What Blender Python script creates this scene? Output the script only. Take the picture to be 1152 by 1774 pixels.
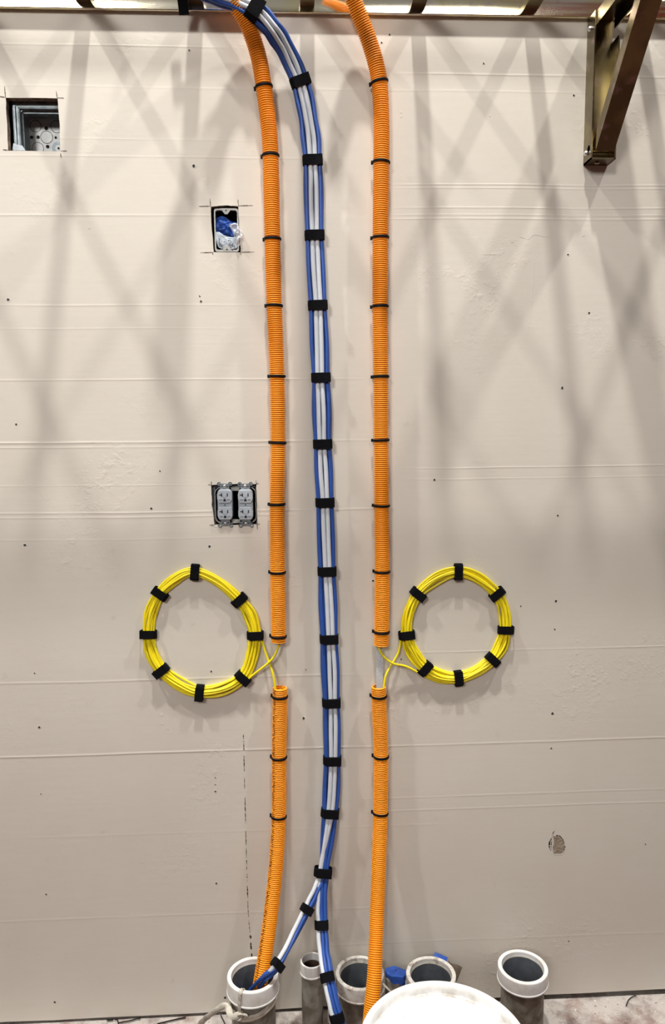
import bpy, math, random
import numpy as np
from mathutils import Matrix, Vector
from mathutils.geometry import tessellate_polygon

random.seed(7)
rng = np.random.default_rng(7)
SC = bpy.context.scene
for o in list(bpy.data.objects):
    bpy.data.objects.remove(o, do_unlink=True)
COL = SC.collection
rad = math.radians

# ------------------------------------------------------------------ camera
DIST, PITCH, YAW, ROLL, FPX, CAMH = 1.75, 7.0, 2.75, -0.5, 1300.0, 1.5
camd = bpy.data.cameras.new('camera')
cam = bpy.data.objects.new('camera', camd)
COL.objects.link(cam)
ROT = Matrix.Rotation(rad(-YAW), 3, 'Z') @ Matrix.Rotation(rad(90 - PITCH), 3, 'X') @ Matrix.Rotation(rad(ROLL), 3, 'Z')
cam.matrix_world = Matrix.Translation((0, -DIST, CAMH)) @ ROT.to_4x4()
camd.sensor_fit = 'VERTICAL'
camd.sensor_height = 24.0
camd.lens = FPX / 1774.0 * 24.0
camd.clip_start = 0.05
SC.camera = cam
SC.view_settings.view_transform = 'Standard'
SC.view_settings.look = 'None'
SC.view_settings.gamma = 1.0
SC.view_settings.use_curve_mapping = False
SC.view_settings.exposure = 0.0

CAMP = np.array([0, -DIST, CAMH])
RN = np.array(ROT)


def P(px, py, s=0.0):
    """point of the place seen at (px, py) that stands s metres off the wall"""
    d = RN @ np.array([(px - 576) / FPX, -(py - 887) / FPX, -1.0])
    return CAMP + d * ((DIST - s) / d[1])


def PZ(px, py, z):
    """point seen at (px, py) at height z"""
    d = RN @ np.array([(px - 576) / FPX, -(py - 887) / FPX, -1.0])
    return CAMP + d * ((z - CAMH) / d[2])


def proj(q):
    v = RN.T @ (np.array(q) - CAMP)
    return 576 + FPX * v[0] / -v[2], 887 - FPX * v[1] / -v[2]


# ------------------------------------------------------------------ world: dim hall, bright towards the ceiling
W = bpy.data.worlds.new('hall')
SC.world = W
W.use_nodes = True
wn, wl = W.node_tree.nodes, W.node_tree.links
wn.clear()
wo = wn.new('ShaderNodeOutputWorld')
wb = wn.new('ShaderNodeBackground')
wb.inputs['Strength'].default_value = 0.29
tc = wn.new('ShaderNodeTexCoord')
sep = wn.new('ShaderNodeSeparateXYZ')
wl.new(tc.outputs['Generated'], sep.inputs[0])
rmp = wn.new('ShaderNodeValToRGB')
wl.new(sep.outputs['Z'], rmp.inputs[0])
cr = rmp.color_ramp
cr.elements[0].position = 0.0
cr.elements[0].color = (0.08, 0.07, 0.065, 1)
cr.elements[1].position = 1.0
cr.elements[1].color = (0.62, 0.60, 0.56, 1)
e = cr.elements.new(0.22); e.color = (0.22, 0.20, 0.185, 1)
e = cr.elements.new(0.36); e.color = (0.98, 0.955, 0.91, 1)
e = cr.elements.new(0.62); e.color = (1.0, 0.98, 0.94, 1)
nz = wn.new('ShaderNodeTexNoise')
nz.inputs['Scale'].default_value = 13.0
wl.new(tc.outputs['Generated'], nz.inputs['Vector'])
mr = wn.new('ShaderNodeMapRange')
mr.inputs['From Min'].default_value = 0.17
mr.inputs['From Max'].default_value = 0.30
wl.new(sep.outputs['X'], mr.inputs['Value'])
mz = wn.new('ShaderNodeMapRange')
mz.inputs['From Min'].default_value = 0.62
mz.inputs['From Max'].default_value = 0.50
wl.new(sep.outputs['Z'], mz.inputs['Value'])
m1 = wn.new('ShaderNodeMath'); m1.operation = 'MULTIPLY'
wl.new(mr.outputs[0], m1.inputs[0]); wl.new(mz.outputs[0], m1.inputs[1])
n2 = wn.new('ShaderNodeMapRange')
n2.inputs['From Min'].default_value = 0.38
n2.inputs['From Max'].default_value = 0.54
wl.new(nz.outputs['Fac'], n2.inputs['Value'])
m2 = wn.new('ShaderNodeMath'); m2.operation = 'MULTIPLY'
wl.new(m1.outputs[0], m2.inputs[0]); wl.new(n2.outputs[0], m2.inputs[1])
mx = wn.new('ShaderNodeMix'); mx.data_type = 'RGBA'
wl.new(m2.outputs[0], mx.inputs[0])
wl.new(rmp.outputs[0], mx.inputs[6])
mx.inputs[7].default_value = (0.62, 0.10, 0.09, 1)
sx = wn.new('ShaderNodeMapRange')              # the hall is brighter to the left
sx.inputs['From Min'].default_value = -1.0
sx.inputs['From Max'].default_value = 1.0
sx.inputs['To Min'].default_value = 1.30
sx.inputs['To Max'].default_value = 0.28
wl.new(sep.outputs['X'], sx.inputs['Value'])
vm = wn.new('ShaderNodeVectorMath'); vm.operation = 'SCALE'
wl.new(mx.outputs[2], vm.inputs[0]); wl.new(sx.outputs[0], vm.inputs['Scale'])
wl.new(vm.outputs[0], wb.inputs['Color'])
wl.new(wb.outputs[0], wo.inputs[0])

# ------------------------------------------------------------------ the row of ceiling lamps in front of the wall
LAMP_Y, LAMP_Z = -1.10, 5.57
for lx, en in ((0.06, 162.0), (-2.2, 136.0), (2.1, 112.0), (-4.35, 28.0), (4.25, 6.0)):
    ld = bpy.data.lights.new('ceiling_lamp', 'AREA')
    ld.shape = 'DISK'
    ld.size = 0.17
    ld.energy = en
    ld.color = (1.0, 0.97, 0.92)
    lo = bpy.data.objects.new('ceiling_lamp', ld)
    lo.location = (lx, LAMP_Y, LAMP_Z)
    COL.objects.link(lo)


# unseen fill lights added further out in the hall, for soft frontal light
for lx, en in ((-2.4, 11.2), (1.4, 2.6)):
    ld = bpy.data.lights.new('far_fill_light', 'AREA')
    ld.shape = 'SQUARE'
    ld.size = 1.3
    ld.energy = en
    ld.color = (1.0, 0.97, 0.92)
    lo = bpy.data.objects.new('far_fill_light', ld)
    lo.location = (lx, -6.3, 4.5)
    ld.spread = rad(38)                                # narrow spread, so the fill fades towards the floor
    lo.rotation_euler = (Vector((-0.30, 0.0, 1.85)) - Vector(lo.location)).to_track_quat('-Z', 'Y').to_euler()
    COL.objects.link(lo)

# ------------------------------------------------------------------ materials
def nmath(nt, op, a, b=None, c=None):
    n = nt.nodes.new('ShaderNodeMath')
    n.operation = op
    for i, v in enumerate((a, b, c)):
        if v is None:
            continue
        if isinstance(v, (int, float)):
            n.inputs[i].default_value = v
        else:
            nt.links.new(v, n.inputs[i])
    return n.outputs[0]


def noise(nt, vec, scale, detail=4.0, rough=0.55):
    n = nt.nodes.new('ShaderNodeTexNoise')
    n.inputs['Scale'].default_value = scale
    n.inputs['Detail'].default_value = detail
    n.inputs['Roughness'].default_value = rough
    nt.links.new(vec, n.inputs['Vector'])
    return n.outputs['Fac']


def ramp(nt, fac, a, b, ca=(0, 0, 0, 1), cb=(1, 1, 1, 1)):
    n = nt.nodes.new('ShaderNodeValToRGB')
    n.color_ramp.elements[0].position = a
    n.color_ramp.elements[0].color = ca
    n.color_ramp.elements[1].position = b
    n.color_ramp.elements[1].color = cb
    nt.links.new(fac, n.inputs[0])
    return n.outputs[0]


def mixc(nt, fac, a, b):
    n = nt.nodes.new('ShaderNodeMix')
    n.data_type = 'RGBA'
    for i, v in ((0, fac), (6, a), (7, b)):
        if isinstance(v, (int, float)):
            n.inputs[i].default_value = v
        elif isinstance(v, tuple):
            n.inputs[i].default_value = v if len(v) == 4 else (*v, 1)
        else:
            nt.links.new(v, n.inputs[i])
    return n.outputs[2]


def base_mat(name):
    m = bpy.data.materials.new(name)
    m.use_nodes = True
    nt = m.node_tree
    b = nt.nodes['Principled BSDF']
    t = nt.nodes.new('ShaderNodeTexCoord')
    return m, nt, b, t.outputs['Object']


def mat(name, col, rough=0.5, metal=0.0, var=0.0, col2=None, nscale=30.0, bump=0.0, bscale=80.0, lo=0.4, hi=0.6, **kw):
    m, nt, b, v = base_mat(name)
    b.inputs['Roughness'].default_value = rough
    b.inputs['Metallic'].default_value = metal
    for k, val in kw.items():
        b.inputs[k.replace('_', ' ')].default_value = val
    c2 = col2 or tuple(x * (1 - var) for x in col)
    f = ramp(nt, noise(nt, v, nscale), lo, hi)
    nt.links.new(mixc(nt, f, col, c2), b.inputs['Base Color'])
    if bump:
        bn = nt.nodes.new('ShaderNodeBump')
        bn.inputs['Distance'].default_value = bump
        nt.links.new(noise(nt, v, bscale), bn.inputs['Height'])
        nt.links.new(bn.outputs[0], b.inputs['Normal'])
    return m


M = {}
M['orange'] = mat('orange_plastic', (0.98, 0.355, 0.010), 0.42, var=0.08, nscale=12)
M['blue'] = mat('blue_jacket', (0.024, 0.088, 0.38), 0.42, var=0.12, nscale=20)
M['white_jacket'] = mat('white_jacket', (0.66, 0.70, 0.76), 0.42, var=0.08, nscale=20)
M['yellow'] = mat('yellow_jacket', (0.95, 0.79, 0.016), 0.38, var=0.06, nscale=20)
M['black_loop'] = mat('black_loop_fabric', (0.006, 0.006, 0.008), 0.95, var=0.4, nscale=400, bump=0.0012, bscale=900)
M['black_loop'].node_tree.nodes['Principled BSDF'].inputs['Specular IOR Level'].default_value = 0.12
M['black_tie'] = mat('black_nylon', (0.006, 0.005, 0.005), 0.6, var=0.2, Specular_IOR_Level=0.15)
M['tape_white'] = mat('woven_pull_tape', (0.62, 0.63, 0.66), 0.8, col2=(0.42, 0.44, 0.47), nscale=420, bump=0.0004, bscale=900)
M['cord'] = mat('cream_pull_tape', (0.62, 0.58, 0.49), 0.8, var=0.25, nscale=60, bump=0.0008, bscale=300)
M['bushing'] = mat('white_bushing_plastic', (0.74, 0.735, 0.72), 0.4, col2=(0.60, 0.56, 0.50), nscale=28, lo=0.5, hi=0.75)
M['bushing_dirty'] = mat('dirty_bushing_plastic', (0.60, 0.58, 0.54), 0.6, col2=(0.27, 0.19, 0.13), nscale=70, lo=0.50, hi=0.72, bump=0.0008)
M['pipe'] = mat('dusty_galvanized_pipe', (0.31, 0.30, 0.26), 0.6, metal=0.12, col2=(0.15, 0.13, 0.10), nscale=22, bump=0.0006)
M['pipe_in'] = mat('pipe_inner_face', (0.115, 0.128, 0.148), 0.6, var=0.25, nscale=30)
M['rust_in'] = mat('rusty_pipe_inner_face', (0.075, 0.04, 0.025), 0.8, var=0.4, nscale=60)
M['tape_blue'] = mat('blue_painter_tape', (0.018, 0.085, 0.42), 0.6, var=0.3, nscale=60, bump=0.001, bscale=120)
M['card'] = mat('brown_cardboard', (0.15, 0.115, 0.08), 0.9, var=0.35, nscale=60)
M['galv'] = mat('galvanized_steel', (0.27, 0.31, 0.335), 0.45, metal=0.5, col2=(0.16, 0.19, 0.21), nscale=45, bump=0.0003)
M['galv_back'] = mat('galvanized_back_plate', (0.52, 0.53, 0.53), 0.5, metal=0.3, var=0.15, nscale=60)
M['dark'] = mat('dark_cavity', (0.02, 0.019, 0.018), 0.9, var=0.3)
M['slot'] = mat('slot_black', (0.006, 0.006, 0.007), 0.8)
M['device'] = mat('grey_device_plastic', (0.41, 0.45, 0.50), 0.32, var=0.06, nscale=40)
M['zinc_screw'] = mat('bright_screw', (0.75, 0.76, 0.78), 0.25, metal=0.9, var=0.1)
M['bag_label'] = mat('white_bag_label', (0.52, 0.58, 0.66), 0.4, col2=(0.40, 0.46, 0.54), nscale=60)
M['ink'] = mat('dark_ink', (0.03, 0.035, 0.045), 0.5)
M['lid'] = mat('white_pail_plastic', (0.86, 0.86, 0.85), 0.38, col2=(0.80, 0.79, 0.77), nscale=14)
M['raw_wood'] = mat('raw_plywood', (0.36, 0.29, 0.22), 0.85, var=0.25, nscale=60, bump=0.002, bscale=150)
M['crack'] = mat('crack_shade', (0.055, 0.042, 0.032), 0.95, var=0.5, nscale=300)
M['fleck'] = mat('chipped_paint', (0.78, 0.75, 0.68), 0.7, var=0.15, nscale=300)
M['pencil'] = mat('saw_cut', (0.12, 0.09, 0.065), 0.95, var=0.5, nscale=200)
M['ply_edge'] = mat('cut_board_edge', (0.30, 0.235, 0.17), 0.9, col2=(0.12, 0.085, 0.06), nscale=90, bump=0.001)


def gold(name, a, b, rough):
    m, nt, bs, v = base_mat(name)
    bs.inputs['Metallic'].default_value = 1.0
    f = ramp(nt, noise(nt, v, 9.0, 3), 0.42, 0.60)
    g = ramp(nt, noise(nt, v, 31.0, 3), 0.55, 0.70)
    c = mixc(nt, f, a, b)
    c = mixc(nt, nmath(nt, 'MULTIPLY', g, 0.35), c, (0.60, 0.42, 0.46, 1))
    nt.links.new(c, bs.inputs['Base Color'])
    bs.inputs['Roughness'].default_value = rough
    bn = nt.nodes.new('ShaderNodeBump')
    bn.inputs['Distance'].default_value = 0.0006
    nt.links.new(noise(nt, v, 9.0, 1), bn.inputs['Height'])
    nt.links.new(bn.outputs[0], bs.inputs['Normal'])
    return m


M['gold'] = gold('yellow_zinc_steel', (0.88, 0.80, 0.52), (0.88, 0.82, 0.70), 0.11)
M['gold_dark'] = gold('bronze_zinc_steel', (0.30, 0.25, 0.13), (0.17, 0.135, 0.075), 0.30)


# printed innerduct: a broken dark line of print along one side
def printed():
    m, nt, b, v = base_mat('orange_plastic_printed')
    b.inputs['Roughness'].default_value = 0.42
    uvn = nt.nodes.new('ShaderNodeUVMap')
    s = nt.nodes.new('ShaderNodeSeparateXYZ')
    nt.links.new(uvn.outputs[0], s.inputs[0])
    du = nmath(nt, 'ABSOLUTE', nmath(nt, 'SUBTRACT', s.outputs['X'], 0.41))
    band = nmath(nt, 'LESS_THAN', du, 0.055)
    mp = nt.nodes.new('ShaderNodeMapping')
    mp.inputs['Scale'].default_value = (18, 260, 1)
    nt.links.new(uvn.outputs[0], mp.inputs[0])
    n = noise(nt, mp.outputs[0], 1.0, 2)
    f = nmath(nt, 'MULTIPLY', band, ramp(nt, n, 0.46, 0.52))
    f = nmath(nt, 'MULTIPLY', f, 0.82)
    nt.links.new(mixc(nt, f, (0.98, 0.355, 0.010, 1), (0.10, 0.02, 0.008, 1)), b.inputs['Base Color'])
    return m


M['orange_print'] = printed()


# painted plywood wall
def wall_material():
    m, nt, b, v = base_mat('painted_plywood')
    b.inputs['Roughness'].default_value = 0.55
    b.inputs['Specular IOR Level'].default_value = 0.35
    s = nt.nodes.new('ShaderNodeSeparateXYZ')
    nt.links.new(v, s.inputs[0])
    X, Z = s.outputs['X'], s.outputs['Z']
    mp = nt.nodes.new('ShaderNodeMapping')
    mp.inputs['Scale'].default_value = (1.0, 1.0, 14.0)
    nt.links.new(v, mp.inputs[0])
    grain = noise(nt, mp.outputs[0], 6.0, 6, 0.6)
    blot = noise(nt, v, 2.6, 5, 0.6)
    fine = noise(nt, v, 60.0, 3, 0.5)
    c = mixc(nt, ramp(nt, blot, 0.35, 0.68), (0.70, 0.655, 0.585, 1), (0.66, 0.612, 0.538, 1))
    c = mixc(nt, nmath(nt, 'MULTIPLY', ramp(nt, grain, 0.45, 0.75), 0.25), c, (0.64, 0.60, 0.53, 1))
    # scuffed, dusty paint near the floor
    low = nt.nodes.new('ShaderNodeMapRange')
    low.inputs['From Min'].default_value = 0.20
    low.inputs['From Max'].default_value = 0.02
    nt.links.new(Z, low.inputs['Value'])
    sc = nmath(nt, 'MULTIPLY', low.outputs[0], ramp(nt, noise(nt, v, 9.0, 5, 0.65), 0.50, 0.66))
    c = mixc(nt, nmath(nt, 'MULTIPLY', sc, 0.45), c, (0.66, 0.64, 0.62, 1))
    sm = ramp(nt, noise(nt, v, 17.0, 4, 0.7), 0.66, 0.74)
    c = mixc(nt, nmath(nt, 'MULTIPLY', sm, 0.22), c, (0.38, 0.33, 0.28, 1))
    nt.links.new(c, b.inputs['Base Color'])
    # telegraphed ridges of the plywood
    wob = nmath(nt, 'MULTIPLY', nmath(nt, 'SUBTRACT', noise(nt, v, 1.7, 2), 0.5), 0.012)
    zz = nmath(nt, 'ADD', Z, wob)
    h = None
    lines = [  # px y (at mid), px x0, x1, amplitude, width
        (77, -300, 420, 1.0, 1.6), (155, -300, 1400, .5, 1.6), (132, 660, 1400, 1.0, 1.6), (241, 0, 470, .45, 1.5), (271, -200, 620, .8, 1.6),
        (321, 660, 1400, 1.2, 1.4), (327, 660, 1400, 1.0, 1.4), (361, 670, 1400, 1.2, 1.5), (373, 640, 1300, .9, 1.5),
        (380, 640, 1400, 1.3, 1.5), (372, -300, 470, 1.2, 1.8), (529, -200, 480, .9, 1.6), (570, -300, 460, .5, 1.5),
        (659, -300, 640, 1.2, 1.6), (767, -300, 660, 2.0, 2.0), (776, -300, 520, 1.0, 1.6), (807, 680, 1400, 1.2, 1.5),
        (826, 680, 1400, .7, 1.5), (842, -200, 370, .6, 1.4), (887, -200, 700, 1.6, 1.8), (896, -200, 560, 1.2, 1.8),
        (935, -200, 470, .5, 1.5), (1163, 640, 1400, .0, 1.5), (1124, 640, 1400, 1.2, 1.6), (1180, -300, 660, 1.5, 2.0),
        (1296, -300, 1400, 1.5, 2.0), (1306, -300, 700, .9, 2.0), (1372, 600, 1400, .7, 1.8), (1394, 600, 1400, .8, 1.8),
        (1440, 0, 800, .4, 2.0), (1590, -300, 700, .7, 2.2), (1622, 500, 1400, .5, 2.0)]
    for py, x0, x1, a, w in lines:
        z0 = P((x0 + x1) / 2, py)[2]
        xa, xb = P(x0, py)[0], P(x1, py)[0]
        d = nmath(nt, 'DIVIDE', nmath(nt, 'SUBTRACT', zz, z0), w * 0.0013)
        g = nmath(nt, 'POWER', 2.718, nmath(nt, 'MULTIPLY', nmath(nt, 'MULTIPLY', d, d), -1.0))
        mm = nt.nodes.new('ShaderNodeMapRange')
        mm.inputs['From Min'].default_value = (xb - xa) / 2
        mm.inputs['From Max'].default_value = (xb - xa) / 2 - 0.12
        nt.links.new(nmath(nt, 'ABSOLUTE', nmath(nt, 'SUBTRACT', X, (xa + xb) / 2)), mm.inputs['Value'])
        t = nmath(nt, 'MULTIPLY', nmath(nt, 'MULTIPLY', g, mm.outputs[0]), a)
        h = t if h is None else nmath(nt, 'ADD', h, t)
    brk = ramp(nt, noise(nt, v, 5.0, 3), 0.30, 0.55)
    h = nmath(nt, 'MULTIPLY', h, nmath(nt, 'ADD', nmath(nt, 'MULTIPLY', brk, 0.7), 0.3))
    h = nmath(nt, 'MULTIPLY', h, 0.085)
    # lumps and patches of filler, strongest where the noise says so
    patch = ramp(nt, noise(nt, v, 3.1, 3), 0.55, 0.70)
    lum = ramp(nt, noise(nt, v, 38.0, 5, 0.7), 0.50, 0.72)
    h = nmath(nt, 'ADD', h, nmath(nt, 'MULTIPLY', nmath(nt, 'MULTIPLY', patch, lum), 0.24))
    h = nmath(nt, 'ADD', h, nmath(nt, 'MULTIPLY', grain, 0.05))
    h = nmath(nt, 'ADD', h, nmath(nt, 'MULTIPLY', fine, 0.05))
    bn = nt.nodes.new('ShaderNodeBump')
    bn.inputs['Distance'].default_value = 0.004
    bn.inputs['Strength'].default_value = 0.8
    nt.links.new(h, bn.inputs['Height'])
    nt.links.new(bn.outputs[0], b.inputs['Normal'])
    return m


M['wall'] = wall_material()


def floor_material():
    m, nt, b, v = base_mat('dusty_red_floor')
    b.inputs['Roughness'].default_value = 0.75
    s = nt.nodes.new('ShaderNodeSeparateXYZ')
    nt.links.new(v, s.inputs[0])
    mr = nt.nodes.new('ShaderNodeMapRange')       # plaster dust lies thick along the wall
    mr.inputs['From Min'].default_value = -0.26
    mr.inputs['From Max'].default_value = -0.04
    nt.links.new(s.outputs['Y'], mr.inputs['Value'])
    n = noise(nt, v, 14.0, 7, 0.65)
    f = nmath(nt, 'ADD', nmath(nt, 'MULTIPLY', nmath(nt, 'SUBTRACT', n, 0.5), 2.6), mr.outputs[0])
    c = mixc(nt, ramp(nt, f, 0.30, 1.10), (0.075, 0.026, 0.018, 1), (0.50, 0.455, 0.42, 1))
    n3 = ramp(nt, noise(nt, v, 8.0, 6, 0.7), 0.50, 0.62)
    c = mixc(nt, nmath(nt, 'MULTIPLY', n3, 0.55), c, (0.21, 0.10, 0.075, 1))
    sp = ramp(nt, noise(nt, v, 90.0, 3, 0.6), 0.64, 0.69)
    c = mixc(nt, nmath(nt, 'MULTIPLY', sp, 0.7), c, (0.10, 0.06, 0.045, 1))
    sp2 = ramp(nt, noise(nt, v, 70.0, 2, 0.6), 0.68, 0.72)
    c = mixc(nt, nmath(nt, 'MULTIPLY', sp2, 0.8), c, (0.78, 0.76, 0.72, 1))
    nt.links.new(c, b.inputs['Base Color'])
    bn = nt.nodes.new('ShaderNodeBump')
    bn.inputs['Distance'].default_value = 0.012
    nt.links.new(n, bn.inputs['Height'])
    nt.links.new(bn.outputs[0], b.inputs['Normal'])
    return m


M['floor'] = floor_material()


def lid_material():
    m, nt, b, v = base_mat('scuffed_lid_plastic')
    b.inputs['Roughness'].default_value = 0.4
    s = nt.nodes.new('ShaderNodeSeparateXYZ')          # grime and painted shading follow the moulded groove round the lid
    nt.links.new(v, s.inputs[0])
    dx = nmath(nt, 'SUBTRACT', s.outputs['X'], 0.2557)
    dy = nmath(nt, 'ADD', s.outputs['Y'], 0.520)
    rr_ = nmath(nt, 'SQRT', nmath(nt, 'ADD', nmath(nt, 'MULTIPLY', dx, dx), nmath(nt, 'MULTIPLY', dy, dy)))
    g = nmath(nt, 'DIVIDE', nmath(nt, 'SUBTRACT', rr_, 0.1365), 0.0055)
    g = nmath(nt, 'POWER', 2.718, nmath(nt, 'MULTIPLY', nmath(nt, 'MULTIPLY', g, g), -1.0))
    n = ramp(nt, noise(nt, v, 16.0, 5, 0.65), 0.46, 0.66)
    f = nmath(nt, 'MULTIPLY', nmath(nt, 'MULTIPLY', n, g), 0.9)
    n2 = ramp(nt, noise(nt, v, 33.0, 4, 0.7), 0.64, 0.72)
    inside = nmath(nt, 'LESS_THAN', rr_, 0.138)
    f2 = nmath(nt, 'MULTIPLY', nmath(nt, 'MULTIPLY', n2, inside), 0.45)
    c = mixc(nt, f, (0.80, 0.80, 0.79, 1), (0.26, 0.20, 0.15, 1))
    c = mixc(nt, f2, c, (0.22, 0.22, 0.24, 1))
    nt.links.new(c, b.inputs['Base Color'])
    return m


M['lid_top'] = lid_material()


def plastic_film():
    m, nt, b, v = base_mat('clear_plastic_film')
    b.inputs['Base Color'].default_value = (0.9, 0.93, 0.97, 1)
    b.inputs['Roughness'].default_value = 0.12
    b.inputs['Alpha'].default_value = 0.38
    return m


M['film'] = plastic_film()


# ------------------------------------------------------------------ mesh building
class MB:
    def __init__(self):
        self.v, self.f, self.m, self.uv = [], [], [], []

    def add(self, verts, faces, mi=0):
        k = len(self.v)
        self.v += [tuple(map(float, q)) for q in verts]
        for f in faces:
            self.f.append(tuple(i + k for i in f))
            self.m.append(mi)
        return k

    def box(self, x0, x1, y0, y1, z0, z1, mi=0, R=None):
        vs = [(x, y, z) for x in (x0, x1) for y in (y0, y1) for z in (z0, z1)]
        if R is not None:
            vs = [R(q) for q in vs]
        self.add(vs, [(0, 1, 3, 2), (4, 6, 7, 5), (0, 4, 5, 1), (2, 3, 7, 6), (0, 2, 6, 4), (1, 5, 7, 3)], mi)

    def prism(self, poly, y0, y1, mi=0, side=None):
        """polygon in x,z (counter-clockwise or not) extruded along y"""
        n = len(poly)
        vs = [(x, y0, z) for x, z in poly] + [(x, y1, z) for x, z in poly]
        self.add(vs, [tuple(range(n)), tuple(range(2 * n - 1, n - 1, -1))], mi)
        self.add(vs, [(i, (i + 1) % n, n + (i + 1) % n, n + i) for i in range(n)], mi if side is None else side)

    def loft(self, rings, closed=True, caps=True, mi=0, loop=False):
        n = len(rings[0])
        k = self.add([q for r in rings for q in r], [], mi)
        m = len(rings)
        for i in range(m if loop else m - 1):
            a, b = k + i * n, k + ((i + 1) % m) * n
            for j in range(n if closed else n - 1):
                j2 = (j + 1) % n
                self.f.append((a + j, a + j2, b + j2, b + j)); self.m.append(mi)
        if caps and not loop:
            self.f.append(tuple(k + j for j in range(n))[::-1]); self.m.append(mi)
            self.f.append(tuple(k + (m - 1) * n + j for j in range(n))); self.m.append(mi)

    def lathe(self, prof, c, n=48, mi=0, axis=None, cap=False):
        """profile of (radius, height) round a vertical axis at c"""
        rings = []
        for r, h in prof:
            rings.append([(c[0] + r * math.cos(a), c[1] + r * math.sin(a), c[2] + h) for a in np.linspace(0, 2 * math.pi, n, endpoint=False)])
        self.loft(rings, caps=cap, mi=mi)

    def disc_y(self, cx, y, cz, r, n=20, mi=0, depth=0.0, rz=None):
        rz = rz or r
        ring = [(cx + r * math.cos(a), cz + rz * math.sin(a)) for a in np.linspace(0, 2 * math.pi, n, endpoint=False)]
        if depth:
            self.prism(ring, y, y + depth, mi)
        else:
            self.add([(x, y, z) for x, z in ring], [tuple(range(n))], mi)

    def build(self, name, mats, parent=None, smooth=True, angle=40):
        me = bpy.data.meshes.new(name)
        me.from_pydata(self.v, [], self.f)
        for m in (mats if isinstance(mats, (list, tuple)) else [mats]):
            me.materials.append(m)
        me.polygons.foreach_set('material_index', self.m)
        me.validate()
        if smooth:
            me.polygons.foreach_set('use_smooth', [True] * len(me.polygons))
            me.set_sharp_from_angle(angle=rad(angle))
        me.update()
        o = bpy.data.objects.new(name, me)
        COL.objects.link(o)
        if parent is not None:
            o.parent = parent
            o.matrix_parent_inverse = Matrix.Translation(-Vector(parent.location))
        return o


def tag(o, label=None, cat=None, group=None, kind=None):
    if label: o['label'] = label
    if cat: o['category'] = cat
    if group: o['group'] = group
    if kind: o['kind'] = kind
    return o


def thing(name, loc, label, cat, group=None):
    o = bpy.data.objects.new(name, None)
    o.empty_display_size = 0.05
    o.location = tuple(map(float, loc))
    COL.objects.link(o)
    return tag(o, label, cat, group)


def catmull(pts, sub=16, closed=False):
    pts = np.array(pts, float)
    n = len(pts)
    if closed:
        ext = np.vstack([pts[-1], pts, pts[0], pts[1]])
        segs = n
    else:
        ext = np.vstack([2 * pts[0] - pts[1], pts, 2 * pts[-1] - pts[-2]])
        segs = n - 1
    out = []
    for i in range(segs):
        p0, p1, p2, p3 = ext[i:i + 4]
        for t in np.linspace(0, 1, sub, endpoint=False):
            out.append(0.5 * ((2 * p1) + (-p0 + p2) * t + (2 * p0 - 5 * p1 + 4 * p2 - p3) * t ** 2 + (-p0 + 3 * p1 - 3 * p2 + p3) * t ** 3))
    if not closed:
        out.append(pts[-1])
    return np.array(out)


def resample(pts, step):
    d = np.r_[0, np.cumsum(np.linalg.norm(np.diff(pts, axis=0), axis=1))]
    n = max(2, int(round(d[-1] / step)) + 1)
    s = np.linspace(0, d[-1], n)
    return np.stack([np.interp(s, d, pts[:, k]) for k in range(pts.shape[1])], 1), s


def frames(pts, ref=np.array([0, -1.0, 0])):
    """tangent, outward normal (towards the room) and sideways vector at each point"""
    T = np.gradient(pts, axis=0)
    T /= np.linalg.norm(T, axis=1)[:, None]
    N = ref[None] - (T @ ref)[:, None] * T
    N /= np.linalg.norm(N, axis=1)[:, None]
    B = np.cross(N, T)
    return T, N, B


def tube(mb, pts, r, n=10, caps=True, mi=0):
    # parallel transport so that the tube never twists shut
    T = np.gradient(pts, axis=0)
    T /= np.linalg.norm(T, axis=1)[:, None] + 1e-12
    a = np.array([0, -1.0, 0])
    if abs(T[0] @ a) > 0.9:
        a = np.array([1.0, 0, 0])
    u = np.cross(T[0], a); u /= np.linalg.norm(u)
    ang = np.linspace(0, 2 * math.pi, n, endpoint=False)
    rs = r if hasattr(r, '__len__') else [r] * len(pts)
    rings = []
    for i in range(len(pts)):
        u = u - (u @ T[i]) * T[i]; u /= np.linalg.norm(u)
        w = np.cross(T[i], u)
        rings.append([pts[i] + rs[i] * (math.cos(q) * u + math.sin(q) * w) for q in ang])
    mb.loft(rings, caps=caps, mi=mi)


# ------------------------------------------------------------------ setting: wall and floor
Z_TRAY = 2.372
HOLES_PX = [
    [(10, 169), (100, 170), (103, 215), (105, 262), (14, 261), (12, 215)],
    [(365, 358), (390, 356), (413, 357), (415, 400), (417, 437), (370, 437), (367, 400)],
    [(366, 840), (405, 838.5), (444, 838.5), (445, 875), (446, 909), (400, 910), (372, 909), (367, 875)],
]


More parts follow.
